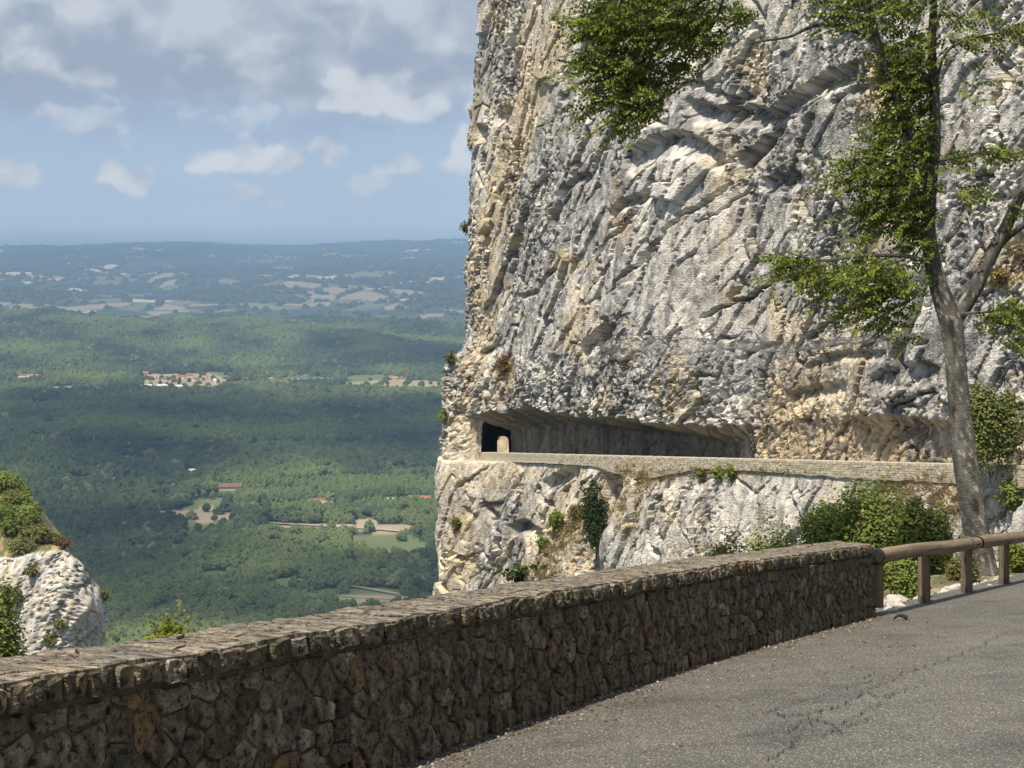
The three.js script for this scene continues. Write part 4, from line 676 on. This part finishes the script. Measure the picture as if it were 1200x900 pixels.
    for (let t = 0; t < 1; t += .045 / L) { const s = r() < .5 ? 1 : -1, q = c.clone().lerp(end, t), ax = side.clone().multiplyScalar(s).addScaledVector(dir, .7).add(V3(0, -.15, 0)).normalize(), n2 = sphereDir(r).add(V3(0, .8, .3)).normalize(); n2.addScaledVector(ax, -n2.dot(ax)).normalize(); lv.add(q, ax, n2, .05 + .045 * r(), .024, mix3([.10, .15, .018], [.22, .28, .036], r())); }
  }
  part('crown', lv.geo(), M.leaf, tree); part('twigs', mergeGeometries(twigs), M.bark, tree); console.log('beech leaves', lv.n / 4);
}

// ------------------------------------------------------------------ shrubs and trees on the slope below the road
const foot = (px, d) => { // ground of the slope under a pixel column at a depth
  const x = (px - 600) / F * d; let best = [1e9, 0, 0];
  for (let s = 0; s < EDGE_L; s += .5) { const e = edgeAt(s), vx = x - e.x, vd = d - e.d, along = Math.abs(vx * e.tx + vd * e.td), q = vx * e.nx + vd * e.nd; if (along < best[0] && q > 0) best = [along, s, q]; }
  const p = slopeAt(best[1], best[2]); return V3(x, p.y - .1, -d);
};
const rise = (px, py, d) => { const b = foot(px, d); return [b, EYE - (py - HORIZON) / F * d - b.y]; }; // base and height up to a pixel row
{
  const plant = (name, label, px, py, d, wpx, leafL, n, cols, seed, opt = {}) => { const [b, h] = rise(px, py, d), w = wpx / F * d; return shrub(name, label, b, [w, h, w * .9], leafL, n, cols, seed, opt.group, { stems: 6, ...opt }); };
  plant('shrub', 'large rounded green shrub just behind the end of the stone wall', 1012, 580, 30, 88, .085, 24000, GREEN, 11, { lobes: 40, lobe: .85 });
  plant('shrub', 'low bright green shrub spreading left of the large rounded one', 920, 618, 31, 56, .08, 15000, GREEN, 12, { lobes: 24, lobe: .9 });
  plant('shrub', 'yellow-green bush peeping over the wall top below the white fluted rock', 845, 634, 29, 46, .075, 9000, LIME, 13, { lobes: 20, lobe: .9 });
  plant('shrub', 'leafy shrub between the large shrub and the beech trunk', 1082, 600, 29, 36, .08, 9000, GREEN, 14, { lobes: 18 });
  plant('shrub', 'low weedy shrub under the rail by the first posts', 1062, 655, 21.5, 30, .05, 4000, GREEN, 15, { lobes: 14 });
  plant('shrub', 'small weedy shrub at the foot of the beech', 1128, 655, 24.8, 20, .05, 2200, OLIVE, 16, { lobes: 10 });
  plant('shrub', 'low bush right of the beech trunk behind the rail', 1190, 640, 27.5, 24, .06, 3000, LIME, 17, { lobes: 12 });
  plant('shrub', 'spindly dry bush on the far side of the beech trunk', 1112, 575, 40, 26, .09, 1500, OLIVE, 20, { lobes: 14 });
  plant('slope_tree', 'dark green tree top beside the shaded foot of the white spur', 4, 712, 44, 30, .13, 8000, GREEN.map(c => c.map(v => v * .85)), 21, { crown: .28, lobes: 30, category: 'tree', stemR: .08 });
  plant('slope_tree', 'second tree top lower down beside the spur', -22, 690, 52, 22, .16, 5000, DARK, 22, { crown: .24, lobes: 18, category: 'tree', stemR: .08 });
  plant('sapling', 'leafy yellow-green sapling tips along the near wall top', 205, 733, 11, 40, .036, 900, LIME, 23, { crown: .14, lobes: 16, lobe: .5, category: 'sapling', stemR: .012 });
  plant('sapling', 'small dark sapling tip above the coping under the cliff corner', 604, 668, 13.6, 13, .06, 70, DARK, 24, { crown: .16, lobes: 6, lobe: .4, category: 'sapling', stemR: .01 });
  const weed = (label, px, py, w, n, seed) => { const d = 3060 / (py - 557), x = (px - 600) / F * d; shrub('weed', label, V3(x, roadY(d) - .01, -d), [w, w * .8, w * .7], .04, n, GREEN.map(c => c.map(v => v * .8)), seed, null, { stems: 3, lobes: 7, category: 'weed' }); };
  weed('small green weed tuft in the crack at the wall foot', 752, 790, .16, 260, 31); weed('tiny low weed at the wall foot beside the taller tuft', 722, 800, .10, 90, 32); weed('tiny weed at the wall foot near the rubble', 622, 830, .07, 60, 33);
}
console.log('shrubs');

// ------------------------------------------------------------------ plants on the cliff and on the spur
const onCliff = (px, py) => { let u = uOfPx(px); if (px < 562) { let best = 1e9; for (let k = 74; k < 87; k += .15) { const yy = EYE - (py - HORIZON) / F * plan(k).d, q = cliffPoint(k, yy), e = Math.abs(600 + F * q.x / q.d - px); if (e < best) { best = e; u = k; } } } const y = EYE - (py - HORIZON) / F * plan(u).d, p = cliffPoint(u, y); return { v: V3(p.x, p.y, -p.d), n: V3(plan(u).nx, 0, -plan(u).nd), d: p.d, zone: p.zone }; };
{
  const at = (label, px, py, wpx, hpx, n, cols, seed, opt = {}) => { const c = onCliff(px, py + hpx * .5), k = c.d / F; c.v.addScaledVector(c.n, opt.out ?? .3); shrub(opt.name || 'cliff_shrub', label, c.v, [wpx * k, hpx * k, wpx * k * .7], .30 * (opt.leaf || 1), n, cols, seed, opt.group, { stems: 2, lobes: opt.lobes || 12, lobe: opt.lobe || 1, stemR: .05 }); };
  at('tall dark evergreen shrub in the gully under the far parapet', 720, 608, 19, 104, 5200, DARK.map(c => c.map(v => v * 1.25)), 51, { lobes: 26, lobe: .62, out: .9, leaf: .9 });
  at('round green shrub on the dry grass ramp left of the tall evergreen', 675, 611, 11, 24, 900, GREEN, 52); at('small green shrub low on the dry grass ramp', 652, 640, 9, 18, 500, GREEN, 53); at('olive shrub beside the round one on the ramp', 694, 600, 10, 16, 500, OLIVE, 54);
  at('little shrub clinging to the upper left edge of the cliff', 549, 270, 4, 10, 120, OLIVE, 55); at('green bush on the lower left edge of the cliff', 523, 489, 6, 12, 240, GREEN, 56, { out: .1 }); at('dry bush above the hollow at the cliff corner', 529, 421, 6, 12, 220, OLIVE, 57, { out: .1 });
  at('rusty dry bush on the face above the tunnel mouth', 598, 428, 8, 20, 420, [[.20, .13, .05], [.30, .20, .08]], 58); at('green tuft of bushes near the foot of the cliff corner', 535, 612, 7, 14, 260, OLIVE, 59, { out: .1 });
  at('olive bush under the parapet right of the masonry', 828, 558, 6, 12, 220, OLIVE, 60); at('green bush under the parapet above the white flutes', 848, 557, 6, 12, 220, GREEN, 61); at('dark green bush just right of that under the parapet', 863, 558, 5, 12, 200, GREEN, 62);
  at('yellowing bush beside the beech fork, high on the far face', 1150, 298, 14, 16, 420, OLIVE, 63); at('dry bush on the pale ledge behind the beech fork', 1135, 328, 14, 16, 420, [[.20, .16, .05], [.30, .23, .09]], 64); at('olive tuft in the long seam below the bare branch', 990, 78, 5, 14, 160, OLIVE, 65); at('green clump on the ramp of dry grass foot', 632, 668, 8, 12, 260, OLIVE, 66);
  at('broad olive-green bush at the right end of the far parapet, beyond the beech trunk', 1182, 508, 44, 108, 9000, OLIVE.map((c, i) => i < 2 ? mix3(c, GREEN[i], .55) : c), 18, { lobes: 34, lobe: .8, out: 1.4, leaf: .9 }); at('small green bush under the broad olive-green one beyond the beech', 1192, 580, 16, 36, 900, GREEN, 19, { out: .6 });
  // grass tufts
  const r = rng(717), blades = new Leaves(); for (let i = 0; i < 22; i++) { const a = r() * 6.28, o = V3(Math.cos(a) * .10 * r(), 0, Math.sin(a) * .10 * r()), ax = V3(Math.cos(a) * .6, .5 + .8 * r(), Math.sin(a) * .6).normalize(), nr = V3(-Math.sin(a), 0, Math.cos(a)); blades.add(o, ax, nr, .6 + .6 * r(), .045, [1, 1, 1]); }
  const spots = []; let tries = 0; while (spots.length < 1500 && tries++ < 60000) { const px = 520 + 690 * r(), py = 700 * r(), g = blot(px + 10 * noise(px * .1, py * .1), py, GRASS); if (r() < g * 1.1 - .25 || r() < .0012) { const c = onCliff(px, py); if (c.zone !== 1) spots.push(c); } }
  const im = new THREE.InstancedMesh(blades.geo(), std({ vertexColors: true, color: 0xffffff, side: THREE.DoubleSide }), spots.length), m4 = new THREE.Matrix4(), q = new THREE.Quaternion(), col = new THREE.Color();
  spots.forEach((c, i) => { const k = .28 + .45 * r(); q.setFromUnitVectors(V3(0, 1, 0), c.n.clone().multiplyScalar(.7).add(V3(0, .7, 0)).normalize()); m4.compose(c.v.addScaledVector(c.n, .02), q, V3(k, k, k)); im.setMatrixAt(i, m4); const t = r(); im.setColorAt(i, t < .7 ? col.setRGB(.46, .36, .19) : t < .9 ? col.setRGB(.26, .23, .10) : col.setRGB(.13, .16, .055)); });
  shade(im); top(im, 'grass_tufts'); im.userData.kind = 'stuff'; im.userData.label = 'dry grass tufts rooted on ledges of the cliff'; im.userData.category = 'grass';
}
{
  const surf = (px, back) => { let best = 1e9, a = .5; for (let k = .12; k < .8; k += .004) { const e = Math.abs(spurPoint(k, back < 0 ? .98 : 1 + back / 46).x / spurPoint(k, back < 0 ? .98 : 1 + back / 46).d * F + 600 - px); if (e < best) { best = e; a = k; } } return a; };
  const onTop = (px, back) => { const p = spurPoint(surf(px, back), 1 + back / 46); return V3(p.x, p.y - .2, -p.d); };
  const onFace = (px, py) => { let a = surf(px, -1), best = 1e9, v = .9; for (let k = .5; k < 1; k += .005) { const p = spurPoint(a, k), e = Math.abs(HORIZON - F * (p.y - EYE) / p.d - py); if (e < best) { best = e; v = k; } } const p = spurPoint(a, v); return V3(p.x, p.y - .6, -p.d + .2); };
  const put = (label, v, w, h, cols, seed, group) => { const k = -v.z / F; shrub('spur_bush', label, v, [w * k, h * k, w * k], .40, Math.round(w * h * 4.2) + 120, cols, seed, group, { stems: 2, lobes: 14, stemR: .06 }); };
  [['olive bush in the middle of the spur crest', 52, 5, 15, 20, OLIVE], ['pale bush right behind the bare orange patch', 66, 6, 9, 13, OLIVE], ['reddish dead bush on the bare orange patch', 74, 1, 7, 11, [[.14, .08, .04], [.2, .12, .06]]], ['low bush along the left brow of the spur', 26, 1.5, 18, 16, OLIVE], ['bright scrub bush on the highest shoulder of the spur', 8, 17, 20, 24, GREEN], ['green bush below the shoulder of the spur', 34, 9, 18, 22, GREEN]].forEach(([l, px, bk, w, h, c], i) => put(l, onTop(px, bk), w, h, c, 80 + i));
  const r = rng(333); for (let i = 0; i < 26; i++) { const px = -40 + 90 * r(), bk = 3 + 22 * r(); put('scrubby green bush covering the left shoulder of the spur', onTop(px, bk), 9 + 9 * r(), 11 + 9 * r(), r() < .65 ? GREEN : OLIVE, 120 + i, 'scrub on the spur shoulder'); }
  [['green bush hanging on the right shoulder of the spur', 113, 678, 7, 15, GREEN], ['bush hanging below the right shoulder of the spur', 122, 694, 6, 13, OLIVE], ['olive bush halfway down the white face of the spur', 18, 706, 16, 22, OLIVE], ['small bush low on the white face of the spur', 61, 754, 9, 14, OLIVE], ['brown bush on the upper white face of the spur', 40, 672, 11, 12, OLIVE], ['small dry bush in the middle of the white face', 74, 732, 8, 6, OLIVE]].forEach(([l, px, py, w, h, c], i) => put(l, onFace(px, py), w, h, c, 100 + i));
}
console.log('cliff plants');

// ------------------------------------------------------------------ far parapet along the ledge road
{
  const wall = thing('ledge_parapet', 'long low masonry parapet edging the ledge road across the cliff', 'stone wall'), r = rng(33);
  const at = (u, D, h) => { const P = plan(u); return [P.x + P.nx * D, capY(u) + h, -(P.d + P.nd * D)]; };
  const n = 420, low = u => { const px = 600 + F * plan(u).x / plan(u).d; return -poly([[560, 1.0], [640, 1.0], [700, 1.1], [745, 2.3], [775, 2.0], [825, 1.0], [860, 1.0], [920, 1.15], [1000, 1.35], [1110, 1.45], [1220, 1.6]], px) - .15 * noise(u * .6, 4); };
  const prof = [[-.42, -1.0], [-.42, -.04], [-.38, 0], [.36, 0], [.40, -.05], [.40, -.5], [.44, -1], [.52, 1]];
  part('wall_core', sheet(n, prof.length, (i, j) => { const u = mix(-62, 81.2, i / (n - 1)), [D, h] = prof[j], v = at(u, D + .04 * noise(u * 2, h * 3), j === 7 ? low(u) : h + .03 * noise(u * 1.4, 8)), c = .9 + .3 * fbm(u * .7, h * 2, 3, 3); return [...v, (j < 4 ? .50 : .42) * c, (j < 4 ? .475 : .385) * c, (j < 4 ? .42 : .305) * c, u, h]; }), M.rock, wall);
  const pos = [], col = [], idx = []; // coursed face stones, too small to tell apart singly
  for (let row = 0; row < 12; row++) for (let u = -20; u < 63;) {
    const w = .22 + .32 * r(), h1 = -.06 - row * .2, h0 = h1 - .185; if (h0 > low(u) - .1) { const o = .44 + .06 * r(), g = .022, k = pos.length / 3, c = .75 + .5 * r(), y = r() < .2; const P = [[u + g, h0, o], [u + w - g, h0 + .01 * r(), o], [u + w - g, h1, o], [u + g, h1 - .015 * r(), o]]; for (const [a, h, D] of P) { pos.push(...at(a, D + .02 * r(), h)); col.push(.44 * c, (y ? .37 : .41) * c, (y ? .25 : .335) * c); } for (const [a, h, D] of P) { pos.push(...at(a, .34, h)); col.push(.3, .27, .2); } idx.push(k, k + 1, k + 2, k, k + 2, k + 3); for (let e = 0; e < 4; e++) { const a = k + e, b = k + (e + 1) % 4; idx.push(a, a + 4, b, b, a + 4, b + 4); } } u += w;
  }
  const g = geoFrom(pos, idx, col).toNonIndexed(); g.computeVertexNormals(); const st = part('coursed_stonework', g, M.plaster, wall); st.userData.kind = 'stuff';
}
// ------------------------------------------------------------------ rockfall net hung across the face
{
  const net = thing('rockfall_net', 'grey steel rockfall net slung on cables across the cliff face', 'net');
  const outer = [[700, 399], [730, 411], [758, 422], [800, 416], [842, 409], [880, 413], [905, 414], [940, 408], [965, 405], [1010, 399], [1060, 396], [1112, 398]], inner = [[700, 394], [740, 396], [780, 394], [830, 399], [880, 402], [930, 399], [990, 394], [1060, 391], [1112, 392]];
  const O = px => { const c = onCliff(px, poly(outer, px)), k = sm(700, 745, px) * sm(1112, 1070, px); return c.v.addScaledVector(c.n, .3 + 2.6 * k); }, I = px => { const c = onCliff(px, poly(inner, px)); return c.v.addScaledVector(c.n, .12); };
  const grey = () => [.22, .225, .23], mat = std({ vertexColors: true, roughness: .6, metalness: .3 }), wires = [];
  for (let px = 702; px < 1111; px += 2.1) { const a = O(px + 1.5), b = I(px), m = a.clone().lerp(b, .5); m.y -= .25; wires.push(tube([[a, .009], [m, .009], [b, .009]], 4, 3, grey)); const a2 = O(px), b2 = I(px + 1.8), m2 = a2.clone().lerp(b2, .5); m2.y -= .25; wires.push(tube([[a2, .009], [m2, .009], [b2, .009]], 4, 3, grey)); }
  for (let k = .1; k < 1; k += .1) { const pts = []; for (let px = 704; px < 1110; px += 8) { const m = O(px).lerp(I(px), k); m.y -= Math.sin(k * Math.PI) * .25; pts.push([m, .009]); } wires.push(tube(pts, 90, 3, grey)); }
  part('wire_mesh', mergeGeometries(wires), mat, net);
  const rope = (f, n) => { const pts = []; for (let i = 0; i <= n; i++) pts.push([f(i / n), .035]); return tube(pts, n * 3, 5, () => [.14, .14, .145]); };
  part('cable', rope(t => O(mix(701, 1111, t)), 50), mat, net); part('cable', rope(t => I(mix(701, 1111, t)), 50), mat, net);
  for (const [x0, y0, x1] of [[718, 372, 702], [738, 388, 800], [785, 386, 842], [842, 384, 905], [905, 382, 962], [958, 376, 1010], [1010, 375, 1060], [1060, 378, 1104], [700, 399, 760]]) { const a = onCliff(x0, y0), b = O(x1); a.v.addScaledVector(a.n, .25); part('stay_cable', tube([[a.v, .028], [a.v.clone().lerp(b, .5).add(V3(0, -.12, 0)), .028], [b, .028]], 8, 5, () => [.13, .13, .135]), mat, net); }
}
// ------------------------------------------------------------------ buildings, road strips and poles in the valley
const onGround = (px, py) => { let d = F * 320 / (py - HORIZON); for (let i = 0; i < 12; i++) { const x = (px - 600) / F * d; d = F * (EYE - ground(x, d)) / (py - HORIZON); } const x = (px - 600) / F * d; return V3(x, ground(x, d), -d); };
{
  const wallM = {}, roofM = {}, mk = (store, c) => store[c] || (store[c] = std({ color: new THREE.Color().setRGB(...c.split(',').map(Number)) }));
  const sh = new THREE.Shape([[-.5, 0], [.5, 0], [.5, .62], [0, 1], [-.5, .62]].map(p => new THREE.Vector2(...p))), body = new THREE.ExtrudeGeometry(sh, { depth: 1, bevelEnabled: false }); body.translate(0, 0, -.5); body.rotateY(Math.PI / 2);
  const slab = new THREE.Shape([[-.58, .58], [0, 1.02], [.58, .58], [.58, .66], [0, 1.12], [-.58, .66]].map(p => new THREE.Vector2(...p))), roofG = new THREE.ExtrudeGeometry(slab, { depth: 1.08, bevelEnabled: false }); roofG.translate(0, 0, -.54); roofG.rotateY(Math.PI / 2);
  const WH = '0.8,0.78,0.74', CRM = '0.62,0.54,0.42', GRY = '0.5,0.5,0.5', RED = '0.36,0.12,0.06', BRN = '0.20,0.11,0.075', PNK = '0.42,0.22,0.16', SLT = '0.42,0.43,0.45';
  const house = (label, px, py, l, w, h, rot, wc, rc, group, name = 'house') => { const g = thing(name, label, name === 'house' ? 'house' : 'building', onGround(px, py).add(V3(0, -.5, 0)), group); g.scale.set(l, h, w); g.rotation.y = rot; part('wall', body, mk(wallM, wc), g); part('roof', roofG, mk(roofM, rc), g); };
  const low = 8;
  house('large brown-roofed farmhouse alone among the valley woods', 270, 574, 30, 15, 9, .15, CRM, BRN, null, 'farmhouse'); house('cream farm building with brown roof above the sunlit bank', 370, 591, 22, 12, 8, .3, CRM, BRN, null, 'farmhouse'); house('lower cream wing beside the brown-roofed farm', 382, 593, 18, 11, 6.5, -.2, CRM, PNK, null, 'farmhouse');
  house('long red-roofed house close to the cliff edge', 492, 587, 30, 13, 7, .05, CRM, '0.34,0.12,0.10', null, 'farmhouse'); house('small tan-roofed barn left of the long red roof', 456, 588, 14, 9, 6, .2, CRM, '0.45,0.36,0.24'); house('small white house in a clearing of the dark woods', 226, 555, 12, 8, 7, .2, WH, WH); house('low grey shed left of the small white house', 203, 556, 16, 7, 4, .1, GRY, SLT); house('white cabin beside the bare earth cutting', 158, 606, 12, 6, 4, 0, WH, WH); house('small grey-roofed shed near the farmhouse clearing', 231, 578, 12, 8, 5, .3, GRY, SLT);
  house('tall white gabled house on the meadow under the hill', 391, 449, 16, 12, 13, .5, WH, BRN); house('white bungalow left of the tall white gabled house', 375, 450, 22, 12, 9, 0, WH, BRN); house('long white shed roof in the woods below the village', 328, 464, 34, 12, 6, .1, WH, WH, null, 'barn'); house('grey-white shed deep in the woods', 303, 471, 26, 12, 6, .1, GRY, WH, null, 'barn');
  house('big red-roofed house at the left end of the village', 169, 441, 22, 14, 13, .2, WH, RED); house('red-roofed village house in the middle row', 213, 444, 20, 12, 10, -.2, WH, RED); house('second red-roofed village house with white gable', 222, 442, 18, 12, 10, .4, WH, RED);
  const r = rng(8);
  for (const [px, py] of [[192, 446], [204, 447], [230, 446], [240, 444], [262, 448], [288, 446], [297, 445], [307, 445], [316, 446], [248, 450], [268, 454], [180, 444], [340, 447], [352, 446], [455, 445], [463, 445], [472, 446], [35, 442], [44, 442], [27, 442]]) house('small pale village house among trees below the hill', px, py, 13 + 7 * r(), 9 + 3 * r(), 7 + 3 * r(), r() * 1.6 - .8, r() < .7 ? WH : CRM, r() < .5 ? BRN : PNK, 'small houses of the village');
  for (const [px, py] of [[172, 453], [181, 455], [190, 453], [199, 455], [208, 454], [217, 456]]) house('long pale greenhouse on the tan village field', px, py, 24, 11, 6, .1, '0.7,0.72,0.74', '0.62,0.66,0.7', 'greenhouses in a row', 'greenhouse');
  for (const [px, py] of [[383, 466], [393, 467], [401, 468], [413, 466], [447, 465], [455, 465], [486, 466], [498, 465], [507, 466]]) house('tiny cream house in a row among the valley trees', px, py, 14, 9, 7, r() - .5, CRM, PNK, 'cream houses in a row');
  const silo = new THREE.CylinderGeometry(.5, .5, .7, 20); silo.translate(0, .35, 0); const dome = new THREE.SphereGeometry(.5, 20, 10, 0, 6.2832, 0, Math.PI / 2); dome.translate(0, .7, 0); const sg = thing('silo', 'white domed silo at the right end of the village field', 'silo', onGround(252, 450)); sg.scale.set(11, 12, 11); part('drum', silo, mk(wallM, WH), sg); part('dome', dome, mk(wallM, WH), sg);
  for (const px of [15, 50, 80, 110]) { const p = onGround(px, 524), g = thing('power_pole', 'slender pale pole above the dark woods', 'pole', p, 'line of poles across the woods'); part('mast', new THREE.CylinderGeometry(.3, .5, 20, 8).translate(0, 10, 0), mk(wallM, GRY), g); part('crossarm', new THREE.BoxGeometry(4, .4, .4).translate(0, 18, 0), mk(wallM, GRY), g); }
  const strip = (pts, w, label) => { const c = new THREE.CatmullRomCurve3(pts.map(([px, py]) => onGround(px, py))), n = 60, pos = [], idx = []; for (let i = 0; i <= n; i++) { const p = c.getPoint(i / n), t = c.getTangent(i / n), q = V3(-t.z, 0, t.x).normalize(); for (const s of [-1, 1]) { const x = p.x + q.x * w * s, z = p.z + q.z * w * s; pos.push(x, ground(x, -z) + 2.2, z); } if (i) { const k = i * 2; idx.push(k - 2, k - 1, k, k - 1, k + 1, k); } } structure('valley_road', geoFrom(pos, idx), std({ color: new THREE.Color().setRGB(.33, .31, .28), side: THREE.DoubleSide }), label); };
  strip([[296, 612], [330, 615], [370, 617], [420, 620], [470, 624]], 3.4, 'pale valley road on a sunlit bank'); strip([[338, 680], [365, 683], [420, 690], [466, 698]], 1.6, 'narrow pale lane between meadows'); strip([[400, 700], [440, 702], [470, 704]], 1.2, 'field track beside the tan meadow');
}
console.log('done');
renderer.render(scene, camera);
